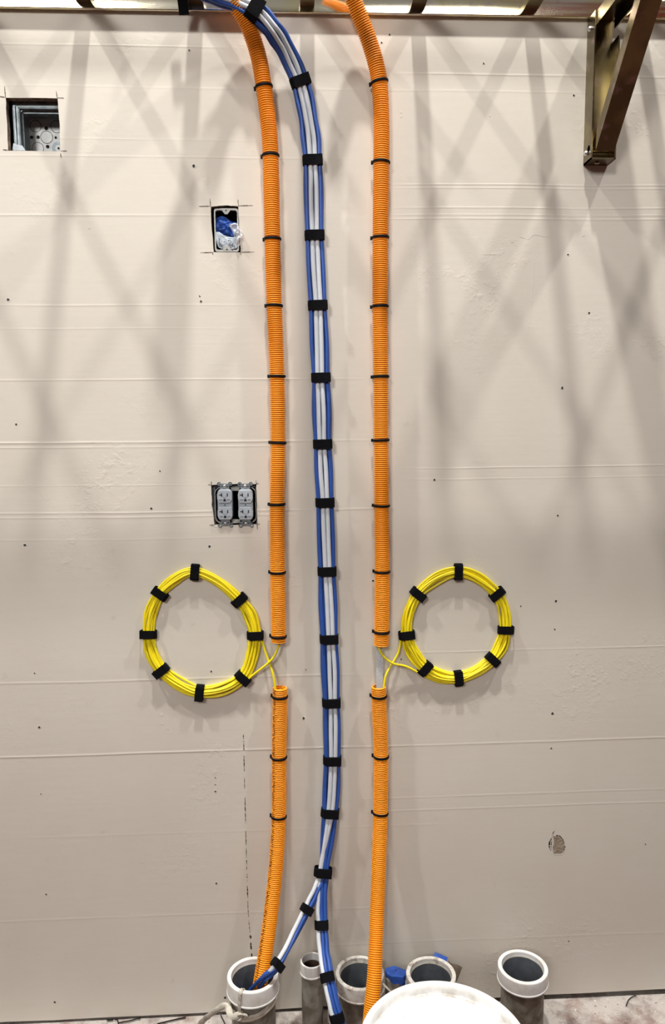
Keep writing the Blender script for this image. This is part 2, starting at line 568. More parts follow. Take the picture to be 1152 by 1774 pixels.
def build_wall():
    mb = MB()
    outer = [(-3.2, 0.022), (3.4, 0.022), (3.4, 6.2), (-3.2, 6.2)]
    # the lower board edge is not quite straight
    low = [(x, 0.0125 + 0.004 * math.sin(x * 1.9 - 0.4) + 0.0008 * math.sin(x * 23)) for x in np.linspace(-3.2, 3.4, 60)]
    outer = low + [(3.4, 6.2), (-3.2, 6.2)]
    holes = []
    for hp in HOLES_PX:
        pts = []
        n = len(hp)
        for i in range(n):
            a, b = P(*hp[i]), P(*hp[(i + 1) % n])
            for t in np.linspace(0, 1, 5, endpoint=False):
                q = a + (b - a) * t
                j = 0.0006
                pts.append((q[0] + random.uniform(-j, j), q[2] + random.uniform(-j, j)))
        holes.append(pts)
    polys = [[Vector((x, z, 0)) for x, z in outer]] + [[Vector((x, z, 0)) for x, z in h] for h in holes]
    tris = tessellate_polygon(polys)
    flat = [q for pl in polys for q in pl]
    mb.add([(q.x, 0, q.y) for q in flat], [tuple(t) for t in tris], 0)
    for lp in [outer] + holes:       # board edges, 18 mm deep
        n = len(lp)
        vs = [(x, 0, z) for x, z in lp] + [(x, 0.018, z) for x, z in lp]
        mb.add(vs, [(i, (i + 1) % n, n + (i + 1) % n, n + i) for i in range(n)], 1)
    # back of the stud cavity
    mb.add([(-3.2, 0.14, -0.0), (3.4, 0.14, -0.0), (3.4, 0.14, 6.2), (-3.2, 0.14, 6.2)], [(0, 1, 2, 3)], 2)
    E = -0.0004

    def stroke(pts, w, mi, jit=0.25):
        q = resample(catmull([P(*p) for p in pts], 8), 0.003)[0]
        T = np.gradient(q, axis=0); T /= np.linalg.norm(T, axis=1)[:, None]
        S = np.cross(T, [0, 1, 0])
        n = len(q)
        vs = []
        for i in range(n):
            e = math.sin(math.pi * min(1, max(0.08, i / (n - 1)))) ** 0.4 if n > 2 else 1
            ww = w * 0.5 * max(0.25, e) * (1 + random.uniform(-jit, jit) * 1.6)
            off = random.uniform(-jit, jit) * w * 0.4
            vs += [q[i] + S[i] * (ww + off), q[i] + S[i] * (-ww + off)]
        vs = [(a[0], E, a[2]) for a in vs]
        mb.add(vs, [(2 * i, 2 * i + 1, 2 * i + 3, 2 * i + 2) for i in range(n - 1)], mi)

    def blob(px, py, r, mi, e=E, k=9, sq=1.0):
        c = P(px, py)
        a0 = random.uniform(0, 6)
        vs = [(c[0] + r * random.uniform(.6, 1.25) * math.cos(a), e, c[2] + sq * r * random.uniform(.6, 1.25) * math.sin(a))
              for a in a0 + np.linspace(0, 2 * math.pi, k, endpoint=False)]
        mb.add(vs, [tuple(range(k))], mi)

    # saw and pencil over-cuts round the three openings
    for a, b in [((8, 150), (9.5, 169)), ((-4, 167), (10, 168.5)), ((97.5, 158), (99, 170)), ((99, 169.5), (111, 170)),
                 ((106, 261.5), (116, 261.5)), ((105, 266), (106, 274)), ((5, 259.5), (14, 260)),
                 ((363.6, 344), (364.8, 358)), ((344.5, 357.6), (365, 357)), ((412, 346), (413.2, 358)), ((413, 356.4), (438.5, 356)),
                 ((347.5, 437.8), (370, 437)), ((417, 437), (441, 436.5)), ((368, 438), (369, 441)), ((416, 438), (416.5, 441)),
                 ((366, 834), (366.3, 841)), ((360, 839.6), (367, 840)), ((443.5, 831.5), (444.3, 839)), ((443, 838), (448.5, 837.8)),
                 ((445.3, 909), (446, 917)), ((362.5, 909.8), (373, 910)), ((444, 908.5), (450, 908))]:
        m_ = ((a[0] + b[0]) / 2, (a[1] + b[1]) / 2)
        stroke([a, m_, b], 0.0016, 3)
    # chipped paint under the outlet opening
    stroke([(366, 910), (385, 912), (400, 910.5)], 0.004, 5, .6)
    stroke([(404, 910.8), (418, 911.5)], 0.003, 5, .6)
    stroke([(425, 911), (443, 911)], 0.002, 5, .6)
    # long crack at the lower left, broken into dashes
    ck = catmull([(421.5, 1272, 0), (422.5, 1300, 0), (424, 1370, 0), (426.5, 1470, 0), (428, 1520, 0), (430, 1580, 0), (434, 1625, 0), (436.5, 1664, 0)], 24)
    i = 0
    while i < len(ck) - 4:
        L = random.randint(4, 13)
        seg = ck[i:min(len(ck), i + L)]
        big = seg[0][1] > 1600
        if len(seg) > 2:
            stroke([tuple(q[:2]) for q in seg[::2]], 0.0042 if big else random.uniform(0.0010, 0.0021), 4, .5)
        i += L + random.randint(0, 3)
    # nail and screw holes
    for px, py, r in [(14, 519, 2.2), (28, 735, 1.8), (68, 1260, 2.3), (43, 944, 2.3), (80, 1549, 1.5), (262, 881, 2.2), (335.5, 287.5, 2.3), (346, 513, 1.2),
                      (348, 522, 1.9), (363, 946.5, 2.4), (366, 1163, 1.8), (71, 1375, 1.0), (526, 1244, 2.5), (646, 1006, 2.2), (963, 1041, 2.3), (957, 1236, 2.4),
                      (955, 1296, 1.7), (984, 441, 1.5), (1020.5, 542, 1.7), (974, 672, 2.2), (752.5, 831, 2.0), (966, 893, 1.6), (961, 1090, 1.5),
                      (373, 1347, 1.1), (373, 1359, 1.1), (373, 1371, 1.7), (375, 1530, 1.9), (390, 1728, 2.4), (95, 1736, 1.9), (675, 60, 1.6),
                      (661, 74, 1.3), (838, 110, 1.3), (994, 165, 1.6), (902, 1050, 1.3), (277, 816, 1.2), (328, 87, 1.5), (60, 1166, 1.4),
                      (1118, 1462, 1.2), (985, 1630, 1.2), (530, 1160, 1.1), (695, 1142, 1.6)]:
        blob(px + .6, py - .4, r * 0.0021, 5, -0.0003)
        blob(px, py, r * 0.00135, 4, -0.0006)
    # pale filler spots and scratches
    for px, py, r in [(586, 285, 3), (280, 1237, 3.5), (281, 1254, 2.5), (291, 1262, 2), (187, 1012, 2), (155, 395, 2), (375, 1537, 2.0), (247, 1493, 1.5), (110, 960, 1.5),
                      (695, 194, 2), (695, 202, 1.6), (849, 200, 2), (690, 1345, 1.2), (960, 1425, 1.4), (1048, 1122, 1.3)]:
        blob(px, py, r * 0.0012, 5)
    for pts in [[(898, 408), (915, 414), (925, 406), (940, 409), (957, 411)], [(885, 420), (892, 419)], [(835, 441), (858, 440)], [(1008, 409), (1014, 408)],
                [(926, 420), (924, 470), (920, 530), (916, 570)], [(1113, 1105), (1118, 1104)]]:
        stroke(pts, 0.0011, 5, .5)
    # knot where the face veneer broke away
    k = lambda q: (900 + q[0] / 8.86, 1400 + q[1] / 8.86)
    kn = [k(q) for q in [(520, 430), (560, 440), (600, 415), (650, 470), (682, 540), (690, 590), (680, 655), (640, 690), (580, 690), (522, 690), (524, 600), (526, 500)]]
    kp = [P(*q) for q in kn]
    mb.add([(q[0], -0.0005, q[2]) for q in kp], [tuple(range(len(kp)))], 6)
    for pts, w in [([(540, 345), (515, 380), (505, 425), (540, 432)], .0014), ([(540, 432), (600, 418), (645, 455)], .0026), ([(645, 455), (675, 520), (682, 575), (705, 600)], .0028),
                   ([(500, 440), (462, 520), (455, 580), (480, 655)], .0030), ([(495, 500), (485, 570), (495, 640)], .0016), ([(522, 690), (516, 640), (520, 560)], .0012), ([(690, 600), (685, 650)], .0016)]:
        stroke([k(q) for q in pts], w, 4, .6)
    stroke([k(q) for q in [(520, 705), (580, 715), (640, 705), (700, 660)]], 0.0022, 5, .5)
    stroke([k(q) for q in [(505, 450), (512, 540), (505, 640)]], 0.001, 5, .5)
    o = mb.build('wall_back', [M['wall'], M['ply_edge'], M['dark'], M['pencil'], M['crack'], M['fleck'], M['raw_wood']], smooth=False)
    return tag(o, 'beige painted plywood wall with filler, cracks and nail holes', kind='structure')


build_wall()

mb = MB()
n = 60
xs = np.linspace(-3.2, 3.4, n); ys = np.linspace(0.14, -4.0, n)
mb.add([(x, y, 0) for y in ys for x in xs], [(j * n + i, (j + 1) * n + i, (j + 1) * n + i + 1, j * n + i + 1) for j in range(n - 1) for i in range(n - 1)])
tag(mb.build('floor', M['floor']), 'dusty red floor with white plaster dust along the wall', kind='structure')

# ------------------------------------------------------------------ cable tray
tray = thing('cable_tray', (0, 0, Z_TRAY), 'yellow zinc ladder tray with dark rungs running along the top of the wall', 'cable tray')


def stringer(y0, y1):
    m = MB()
    b = 0.002
    prof = []
    h = 0.038
    for (cy, cz, a0) in ((y0 + b, Z_TRAY + b, 180), (y1 - b, Z_TRAY + b, 270), (y1 - b, Z_TRAY + h - b, 0), (y0 + b, Z_TRAY + h - b, 90)):
        for a in np.linspace(a0, a0 + 90, 5):
            prof.append((cy + b * math.cos(rad(a)), cz + b * math.sin(rad(a))))
    # a long shallow crease runs along each face
    xs = np.linspace(-3.0, 3.2, 40)
    m.loft([[(x, q[0], q[1]) for q in prof] for x in xs])
    return m.build('side_rail', M['gold'], tray)


stringer(-0.0135, -0.004)
stringer(-0.3145, -0.305)
rx = [P(p, 20)[0] for p in (149, 341, 532, 722, 916)]
pitch = (rx[-1] - rx[0]) / 4
allr = [rx[0] - 2 * pitch, rx[0] - pitch] + rx + [rx[-1] + pitch, rx[-1] + 2 * pitch]
for x in allr:
    m = MB()
    w = 0.0155
    m.box(x - w, x + w, -0.305, -0.0135, 2.385, 2.387)
    m.box(x - w, x - w + 0.002, -0.305, -0.0135, 2.387, 2.398)
    m.box(x + w - 0.002, x + w, -0.305, -0.0135, 2.387, 2.398)
    m.build('rung', M['gold_dark'], tray, smooth=False)  # shade of the rung undersides is painted in with the darker zinc

# ------------------------------------------------------------------ wall bracket carrying the tray
bx0 = P(1014, 160)[0]
bw = 0.056
bx1 = bx0 + bw
zb, zt = P(1010, 287)[2], Z_TRAY
br = thing('tray_bracket', (bx0, 0, zb), 'bronze steel triangular wall bracket holding up the ladder tray', 'bracket')
m = MB()
t = 0.003
D = 0.045
m.box(bx0, bx1, -t, -0.0005, zb, zt)                       # web on the wall
m.box(bx0, bx0 + t, -D, -t, zb, zt)                          # flanges
m.box(bx1 - t, bx1, -D, -t, zb, zt - 0.05)
m.prism([(bx0, zb), (bx1, zb), (bx1, zb + t), (bx0, zb + t)], -D, -t)
m.build('wall_leg', M['gold_dark'], br, smooth=False)
m = MB()
AL = 0.33
ah = 0.030
m.box(bx0 + 0.004, bx1 - 0.004, -AL, -0.004, zt - t - .0006, zt - .0006)
for xx in (bx0 + 0.0035, bx1 - 0.0065):
    m.box(xx, xx + t, -AL, -D * 0.6, zt - ah, zt - t)
m.build('arm', M['gold_dark'], br, smooth=False)
# brace: channel from the foot of the leg up to the arm
A_ = np.array([0, -0.034, P(1030, 262)[2]]); B_ = np.array([0, -0.285, zt - 0.012])
dd = (B_ - A_); LL = np.linalg.norm(dd); dd /= LL
nn = np.array([0, -dd[2], dd[1]])                # outward-down normal
if nn[1] > 0:
    nn = -nn
m = MB()


def brace_R(q):
    # q = (x, across, along)
    p = A_ + dd * q[2] + nn * q[1]
    return (q[0], p[1], p[2])


x0, x1 = bx0 + 0.007, bx1 - 0.007
m.box(x0, x1, 0.022, 0.025, 0.0, LL, R=brace_R)
for xx in (x0, x1 - t):
    m.box(xx, xx + t, -0.003, 0.022, 0.0, LL, R=brace_R)
m.build('brace', M['gold_dark'], br, smooth=False)
m = MB()
pv = resample(np.array([[bx0 + 0.0, -0.030, A_[2] - 0.006], [bx1 + 0.003, -0.030, A_[2] - 0.006]]), 0.01)[0]
tube(m, pv, 0.008, 16)
m.build('pivot_pin', M['gold_dark'], br)


def bolt(name, c, d, r, h, parent, mtl):
    m = MB()
    d = np.array(d, float)
    pts = np.array([np.array(c) + d * q for q in (0, h * .55, h * .85, h)])
    tube(m, pts, [r, r, r * .75, r * .35], 12)
    return m.build(name, mtl, parent)


for py in (49, 265):
    q = P(1020 if py < 100 else 1013, py, 0.024)
    bolt('bolt', (bx0, -0.022, q[2]), (-1, 0, 0), 0.0055, 0.007, br, M['zinc_screw'])
bolt('bolt', ((bx0 + bx1) / 2 - 0.006, -0.024, zb), (0, 0, -1), 0.006, 0.005, br, M['gold_dark'])

# ------------------------------------------------------------------ electrical boxes
# 1: deep square box
Q = lambda px, py, s: P(px, py, s)
sq = thing('junction_box', P(60, 262, -0.03), 'open square steel junction box with round knockouts, recessed in the wall at upper left', 'junction box')
fx0, fz1 = P(33, 188, -0.024)[0], P(60, 188, -0.024)[2]
bwid = 0.104
m = MB()
yb, yf = 0.082, 0.024
th = 0.0015
fx1, fz0 = fx0 + bwid, fz1 - bwid
m.box(fx0 - th, fx0, yf, yb, fz0, fz1); m.box(fx1, fx1 + th, yf, yb, fz0, fz1)
m.box(fx0, fx1, yf, yb, fz1, fz1 + th); m.box(fx0, fx1, yf, yb, fz0 - th, fz0)
# inner lip and rounded corner fillets
for (ax, az, sx, sz) in ((fx0, fz1, 1, -1), (fx1, fz1, -1, -1), (fx0, fz0, 1, 1), (fx1, fz0, -1, 1)):
    pl = [(ax, az)] + [(ax + sx * (0.012 - 0.012 * math.sin(a)), az + sz * (0.012 - 0.012 * math.cos(a))) for a in np.linspace(0, math.pi / 2, 7)]
    m.prism(pl, yf + .006, yb)
m.build('box_shell', M['galv'], sq, smooth=False)
m = MB()
o_ = 0.014
m.box(fx0 - o_, fx0 - th, yf - .002, yf, fz0 - .01, fz1 + o_); m.box(fx0 - th, fx1 + .01, yf - .002, yf, fz1 + th, fz1 + o_)
m.box(fx0 - .0005, fx0 + .004, yf + .012, yf + .014, fz0, fz1 - 0.006)
m.box(fx0, fx1, yf + .012, yf + .014, fz1 - .006, fz1)
m.box(fx0 - o_ + .004, fx0 - o_ + .007, yf - .006, yf, fz0, fz1 + .004)
m.box(fx0 + .0005, fx0 + .0025, yf + .020, yf + .052, fz0 + .01, fz0 + .075)
m.build('mounting_flange', M['galv'], sq, smooth=False)
m = MB()
m.box(fx0, fx1, yb - .0015, yb, fz0, fz1)
ypl = yb - 0.0017


def ring_y(mb, cx, y, cz, r0, r1, n=28, a0=0, a1=2 * math.pi, mi=0):
    a = np.linspace(a0, a1, n)
    vs = [(cx + r0 * math.cos(q), y, cz + r0 * math.sin(q)) for q in a] + [(cx + r1 * math.cos(q), y, cz + r1 * math.sin(q)) for q in a]
    mb.add(vs, [(i, i + 1, n + i + 1, n + i) for i in range(n - 1)], mi)


for px, py, r in ((62, 219, 8.6), (98.5, 220, 9.2), (66, 257.5, 9), (81.3, 238.2, 9.3)):
    c = P(px, py, -yb)
    ring_y(m, c[0], ypl, c[2], r * .00139, r * .00139 + .0011, mi=1)
for px, py, r in ((80.6, 223, 3), (55.4, 238.2, 2.7), (66.5, 238.2, 2.8), (97, 239, 2.0), (83, 254.5, 2.9)):
    c = P(px, py, -yb)
    m.disc_y(c[0], ypl - .0001, c[2], r * .00139, mi=1)
c = P(102, 257.5, -yb)
m.disc_y(c[0], ypl - .0001, c[2], 11 * .00139, mi=2)
m.disc_y(c[0], ypl - .0003, c[2], 5.5 * .00139, mi=0)
m.disc_y(c[0], ypl - .0005, c[2], 1.8 * .00139, mi=1)
m.build('back_plate', [M['galv_back'], M['slot'], M['galv']], sq, smooth=False)
# pale scrap of plastic lying in the corner of the opening
m = MB()
c = P(22, 258, -0.02)
pts = [(0, 0), (.028, .0), (.022, .010), (.012, .012), (.003, .015)]
m.prism([(c[0] + a, c[2] + b - .004) for a, b in pts], 0.017, 0.022)
tag(m.build('plastic_scrap', M['bag_label'], None), 'pale blue scrap of plastic in the bottom left corner of the square junction box', 'scrap')

# 2: single gang box with stuffed wires
sg = thing('device_box', P(392, 437, -0.012), 'small upright steel box with a pale rim, stuffed with blue tape and plastic', 'junction box')


def rrect(cx, cz, w, h, r, n=6):
    out = []
    for sx, sz, a0 in ((1, 1, 0), (-1, 1, 90), (-1, -1, 180), (1, -1, 270)):
        for a in np.linspace(a0, a0 + 90, n):
            out.append((cx + sx * (w / 2 - r) + r * math.cos(rad(a)), cz + sz * (h / 2 - r) + r * math.sin(rad(a))))
    return out


def frame_y(mb, outer, inner, y0, y1, mi=0):
    n = len(outer)
    r = [[(x, y1, z) for x, z in outer], [(x, y0, z) for x, z in outer], [(x, y0, z) for x, z in inner], [(x, y1, z) for x, z in inner]]
    mb.loft(r, caps=False, mi=mi, loop=True)


a, b = P(370.5, 361, -0.010), P(414.5, 436.5, -0.010)
cx, cz, w, h = (a[0] + b[0]) / 2, (a[2] + b[2]) / 2, b[0] - a[0], a[2] - b[2]
m = MB()
frame_y(m, rrect(cx, cz, w, h, .006), rrect(cx, cz, w - .006, h - .009, .005), 0.008, 0.016)
for sz in (1, -1):
    zt_ = cz + sz * (h / 2 - .004)
    m.prism([(cx - .010, zt_), (cx + .010, zt_), (cx + .003, zt_ - sz * .009), (cx - .003, zt_ - sz * .009)], 0.0075, 0.010)
    m.disc_y(cx, 0.0073, zt_ - sz * .001, .0016, mi=1)
m.build('plaster_ring', [mat('ring_steel', (0.42, 0.42, 0.40), 0.45, metal=0.4, var=0.2, nscale=80), M['slot']], sg, smooth=False)
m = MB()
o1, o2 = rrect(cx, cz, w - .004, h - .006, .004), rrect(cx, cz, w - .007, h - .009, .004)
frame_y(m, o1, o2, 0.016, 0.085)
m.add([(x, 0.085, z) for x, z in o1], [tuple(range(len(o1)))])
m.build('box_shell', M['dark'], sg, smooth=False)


def crumple(name, poly_px, s, mtl, amp=0.004, parent=None, bulge=0.008, n=9, seed=1, uvmarks=None, mats=None):
    """crumpled sheet: polygon outline in the picture placed s off the wall, with folds"""
    r = np.random.default_rng(seed)
    out = resample(np.array([P(*q, s) for q in poly_px + [poly_px[0]]]), 0.004)[0][:-1]
    c = out.mean(0)
    rings = []
    steps = np.linspace(1, 0.0, n)
    for k, t in enumerate(steps):
        ring = []
        for i, q in enumerate(out):
            p = c + (q - c) * t
            a = math.atan2(q[2] - c[2], q[0] - c[0])
            fold = amp * (math.sin(a * 3 + k * .9 + seed) + .7 * math.sin(a * 5 - k * 1.3) + r.uniform(-.4, .4)) * (0.4 + t * .6) * (1 if t > 0.01 else 0)
            ring.append((p[0], p[1] - bulge * (1 - t * t) - fold, p[2]))
        rings.append(ring)
    m = MB()
    m.loft(rings, caps=False)
    front = list(m.v)
    nv = len(front)
    fs = list(m.f)
    m.v += [(x, y + .0008, z) for x, y, z in front]
    m.f += [tuple(i + nv for i in f[::-1]) for f in fs]; m.m += [0] * len(fs)
    k = len(out)
    for i in range(k):
        m.f.append((i, (i + 1) % k, nv + (i + 1) % k, nv + i)); m.m.append(0)
    return m.build(name, mtl, parent, angle=18)


blue_wad = crumple('blue_tape_wad', [(374, 377), (384, 374), (392, 378), (402, 383), (411, 385), (411, 400), (408, 411), (398, 412), (384, 408), (374, 402), (372, 390)], -0.016, M['tape_blue'], .003, None, .010, seed=3)
tag(blue_wad, 'crumpled blue tape wad inside the small upright steel box', 'tape')
wht = crumple('printed_bag', [(374, 402), (379, 401), (388, 407), (398, 411), (410, 411), (411, 430), (400, 432), (386, 432), (378, 428), (374, 414)], -0.010, M['bag_label'], .0006, None, .002, seed=5)
tag(wht, 'white plastic label bag with dark print below the blue tape wad', 'plastic bag')
m = MB()
c = P(398, 418.5, 0.000)
rr = .0042
for k in range(4):
    a0, a1 = math.pi / 2 * k, math.pi / 2 * (k + 1)
    p0, p1 = np.array([math.cos(a0), math.sin(a0)]) * rr, np.array([math.cos(a1), math.sin(a1)]) * rr
    q0, q1 = p0 * .72, p1 * .72
    m.prism([(c[0] + p[0], c[2] + p[1]) for p in (p0, p1, q1, q0)], c[1] - .0002 + .0, c[1] + .0006)
for px, py, w_, h_ in ((380, 420, .0016, .018), (382, 424, .001, .010), (403, 425, .0016, .009), (405.5, 427, .0012, .006), (400, 429, .0022, .003), (397.5, 425, .0008, .003)):
    q = P(px, py, 0.000)
    m.box(q[0] - w_ / 2, q[0] + w_ / 2, q[1] - .0002, q[1] + .0006, q[2] - h_ / 2, q[2] + h_ / 2)
pr = m.build('print', M['ink'], wht, smooth=False)
flm = crumple('plastic_film', [(396, 389), (406, 387), (412, 388), (418, 400), (421, 407), (421, 414), (416, 424), (410, 428), (408, 415), (402, 400)], 0.006, M['film'], .0035, None, .004, seed=8)
tag(flm, 'clear plastic film sticking out over the right edge of the small steel box', 'plastic film')

# 3: two-gang box with two duplex receptacles
tg = thing('outlet_box', P(406, 909, -0.012), 'two-gang steel box recessed in the wall behind the grey receptacles', 'junction box')
a, b = P(371.5, 844, -0.010), P(444.5, 905.5, -0.010)
cx, cz, w, h = (a[0] + b[0]) / 2, (a[2] + b[2]) / 2, b[0] - a[0], a[2] - b[2]
m = MB()
frame_y(m, rrect(cx, cz, w, h, .014, 8), rrect(cx, cz, w - .003, h - .005, .013, 8), 0.008, 0.016)
m.box(cx - .010, cx + .010, .0085, .0105, cz + h / 2 - .009, cz + h / 2 - .001)
m.box(cx - .010, cx + .010, .0085, .0105, cz - h / 2 + .001, cz - h / 2 + .009)
m.build('plaster_ring', mat('ring_steel_dull', (0.42, 0.42, 0.40), 0.5, metal=0.3, var=0.3, nscale=80), tg, smooth=False)
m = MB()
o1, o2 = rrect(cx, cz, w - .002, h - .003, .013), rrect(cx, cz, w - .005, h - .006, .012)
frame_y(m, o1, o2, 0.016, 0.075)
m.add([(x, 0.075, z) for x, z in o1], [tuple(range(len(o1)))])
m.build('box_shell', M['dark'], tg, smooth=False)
m = MB()
m.box(cx - w / 2 - .006, cx - w / 2 + .001, .014, .016, cz - h / 2 - .004, cz + h / 2 + .004)
m.box(cx + w / 2 - .001, cx + w / 2 + .004, .014, .016, cz - h / 2 - .004, cz + h / 2 + .004)
m.box(cx - w / 2, cx + w / 2, .014, .016, cz + h / 2 - .001, cz + h / 2 + .005)
m.build('mounting_flange', M['galv'], tg, smooth=False)


def receptacle(cpx, label):
    top, bot = P(cpx, 838.5, 0.0), P(cpx + 1.3, 910, 0.0)
    cx, cz = (top[0] + bot[0]) / 2, (top[2] + bot[2]) / 2
    H = (top[2] - bot[2]) / 2
    t = thing('duplex_receptacle', (cx, -0.001, cz), label, 'outlet', 'grey duplex receptacles in the two-gang box')
    m = MB()                                                   # yoke strap with four plaster ears
    m.box(cx - .0105, cx + .0105, -.0025, -.0008, cz - H - .001, cz - H + .014)
    m.box(cx - .0105, cx + .0105, -.0025, -.0008, cz + H - .014, cz + H + .001)
    m.box(cx - .006, cx + .006, -.0015, .004, cz - H + .01, cz + H - .01)
    for sx in (-1, 1):
        for sz in (-1, 1):
            ex, ez = cx + sx * .0128, cz + sz * (H + .0003)
            o = [(ex + .0048 * math.cos(q), ez + .0048 * math.sin(q)) for q in np.linspace(0, 2 * math.pi, 16, endpoint=False)]
            i_ = [(ex + .0025 * math.cos(q), ez + .0025 * math.sin(q)) for q in np.linspace(0, 2 * math.pi, 16, endpoint=False)]
            frame_y(m, o, i_, -.0022, -.0007)
        for sz in (-1, 1):
            m.disc_y(cx + sx * .0062, -.0027, cz + sz * (H - .0055), .0014, mi=1, n=10)
    m.build('yoke', [M['galv'], M['slot']], t, smooth=False)
    m = MB()                                                   # body between the faces
    o = rrect(cx, cz, .0335, .074, .010, 8)
    n_ = len(o)
    m.loft([[(x, .030, z) for x, z in o], [(x, -.0035, z) for x, z in o], [(cx + (x - cx) * .95, -.0045, cz + (z - cz) * .98) for x, z in o]])
    m.disc_y(cx, -.0047, cz, .0016, mi=1, n=14)
    m.build('body', [M['device'], M['slot']], t, angle=30)
    for sz in (1, -1):
        fz = cz + sz * .0195
        m = MB()
        W2, H2 = .0172, .0143
        o = [(-W2, -.006), (-.0125, -H2), (-.004, -H2), (.004, -H2), (.0125, -H2), (W2, -.006), (W2, .006), (.0135, H2), (-.0135, H2), (-W2, .006)]
        ring = lambda k, y: [(cx + x * k, y, fz + z * k) for x, z in o]
        m.loft([ring(1, -.003), ring(1, -.0078), ring(.97, -.0088)], mi=0)
        y = -.0089
        m.disc_y(cx, y - .0006, fz + .0035, .0045, mi=0, depth=.0016, rz=.0055)
        for sx in (-1, 1):                                                        # raised ribs beside the ground hole
            m.prism([(cx + sx * .0045, fz - .0055), (cx + sx * .009, fz - .0022), (cx + sx * .0125, fz - .005), (cx + sx * .008, fz - .0065)], y - .0012, y + .0003, 0)
        face = m.build('socket_face', [M['device'], M['slot']], t, angle=30)
        m = MB()                                                                  # T-shaped neutral slot
        m.box(cx - .0078, cx - .0054, y - .0001, y + .001, fz + .0004, fz + .0084)
        m.box(cx - .0124, cx - .0077, y - .0001, y + .001, fz + .0030, fz + .0052)
        m.build('slot', M['slot'], face, smooth=False)
        m = MB()
        m.box(cx + .0054, cx + .0077, y - .0001, y + .001, fz + .0006, fz + .0080)
        m.build('slot', M['slot'], face, smooth=False)
        m = MB()
        g = [(cx + .0029 * math.cos(q), fz - .0078 + .0029 * math.sin(q)) for q in np.linspace(0, math.pi, 9)] + [(cx - .0029, fz - .0108), (cx + .0029, fz - .0108)]
        m.prism(g, y - .0001, y + .001)
        m.build('slot', M['slot'], face, smooth=False)
    for sz in (1, -1):
        bolt('mounting_screw', (cx, -.0025, cz + sz * (H - .0045)), (0, -1, 0), .0034, .003, t, M['zinc_screw'])
    return t


receptacle(389.3, 'grey duplex receptacle, the left of the pair in the two-gang box')
receptacle(425.0, 'grey duplex receptacle, the right of the pair in the two-gang box nearest the orange conduit')

# ------------------------------------------------------------------ orange corrugated conduits
CR = 0.0178
PITCHC = 0.0046
PROF = [(0.0, -0.0040), (0.13, -0.0030), (0.24, -0.0006), (0.38, 0.0), (0.60, 0.0), (0.74, -0.0005), (0.86, -0.0028)]


def conduit(name, ctrl, label, mtl, open_start=False, open_end=False):
    path, _ = resample(catmull([P(*c) if len(c) == 3 else np.array(c[:3]) for c in ctrl], 24), 0.002)
    d = np.r_[0, np.cumsum(np.linalg.norm(np.diff(path, axis=0), axis=1))]
    L = d[-1]
    ls, rs = [], []
    k = 0
    while k * PITCHC < L - PITCHC:
        for ph, dr in PROF:
            ls.append((k + ph) * PITCHC); rs.append(CR + dr)
        k += 1
    ls = np.array(ls); rs = np.array(rs)
    pts = np.stack([np.interp(ls, d, path[:, q]) for q in range(3)], 1)
    sm = np.stack([np.interp(ls, d, path[:, q]) for q in range(3)], 1)
    T = np.stack([np.interp(ls, d, np.gradient(path, axis=0)[:, q]) for q in range(3)], 1)
    T /= np.linalg.norm(T, axis=1)[:, None]
    ref = np.array([0, -1.0, 0])
    N = ref[None] - (T @ ref)[:, None] * T
    N /= np.linalg.norm(N, axis=1)[:, None]
    B = np.cross(N, T)
    n = 28
    ang = np.linspace(0, 2 * math.pi, n, endpoint=False)
    vs = pts[:, None, :] + rs[:, None, None] * (np.cos(ang)[None, :, None] * B[:, None, :] + np.sin(ang)[None, :, None] * N[:, None, :])
    m = MB()
    rings = [list(map(tuple, r)) for r in vs]
    # open ends fold inward to show the ribbed bore
    def inner(idx_from, idx_to):
        rg = range(idx_from, idx_to, 1 if idx_to > idx_from else -1)
        return [[tuple(pts[i] + (rs[i] - 0.0022) * (math.cos(a) * B[i] + math.sin(a) * N[i])) for a in ang] for i in rg]
    depth = min(len(rings) - 1, 7 * 26)
    if open_start:
        rings = inner(depth, 0) + rings
    if open_end:
        rings = rings + inner(len(pts) - 1, len(pts) - depth)
    m.loft(rings, caps=False)
    o = m.build(name, mtl, None, angle=180)
    me = o.data
    uv = me.uv_layers.new(name='UVMap')
    nr = len(rings)
    li = np.empty(len(me.loops), dtype=np.int32)
    me.loops.foreach_get('vertex_index', li)
    u = (li % n) / n; vv = (li // n) / nr
    uv.data.foreach_set('uv', np.stack([u, vv], 1).ravel().astype(np.float32))
    tag(o, label, 'conduit')
    return o, path


UL = [(368, -100, .13), (378, -60, .10), (391, -25, .075), (409, 8, .055), (430, 45, .038), (447, 95, .027), (457, 150, .0225), (466, 225, .0205), (469, 280, .0205),
      (472, 415, .0205), (475, 527, .0205), (480, 652, .0205), (481.5, 767, .0205), (480, 873, .0205), (481, 990, .0205), (482.5, 1095, .0205), (482.5, 1115, .0205)]
UR = [(578, -100, .12), (588, -65, .095), (605, -20, .065), (622, 25, .047), (639, 70, .034), (651, 110, .026), (658, 150, .022), (661, 225, .0205), (660.5, 283, .0205),
      (659, 412, .0205), (658.5, 530, .0205), (659.5, 652, .0205), (660, 762, .0205), (661, 875, .0205), (662, 990, .0205), (661, 1095, .0205), (660.5, 1120, .0205)]
LLf = [(485, 1191, .0215), (484.5, 1240, .0215), (483.5, 1311, .022), (483, 1412, .028), (478, 1500, .046), (469.5, 1580, .072), (460, 1650, .103), (451, 1705, .127), (444, 1760, .145)]
LR = [(656, 1189, .0215), (657.5, 1240, .0215), (660, 1309, .022), (659, 1409, .030), (655.5, 1520, .060), (652.5, 1600, .098), (650.5, 1650, .130), (648, 1700, .160), (643, 1752, .185), (637, 1830, .215), (633, 1900, .235)]
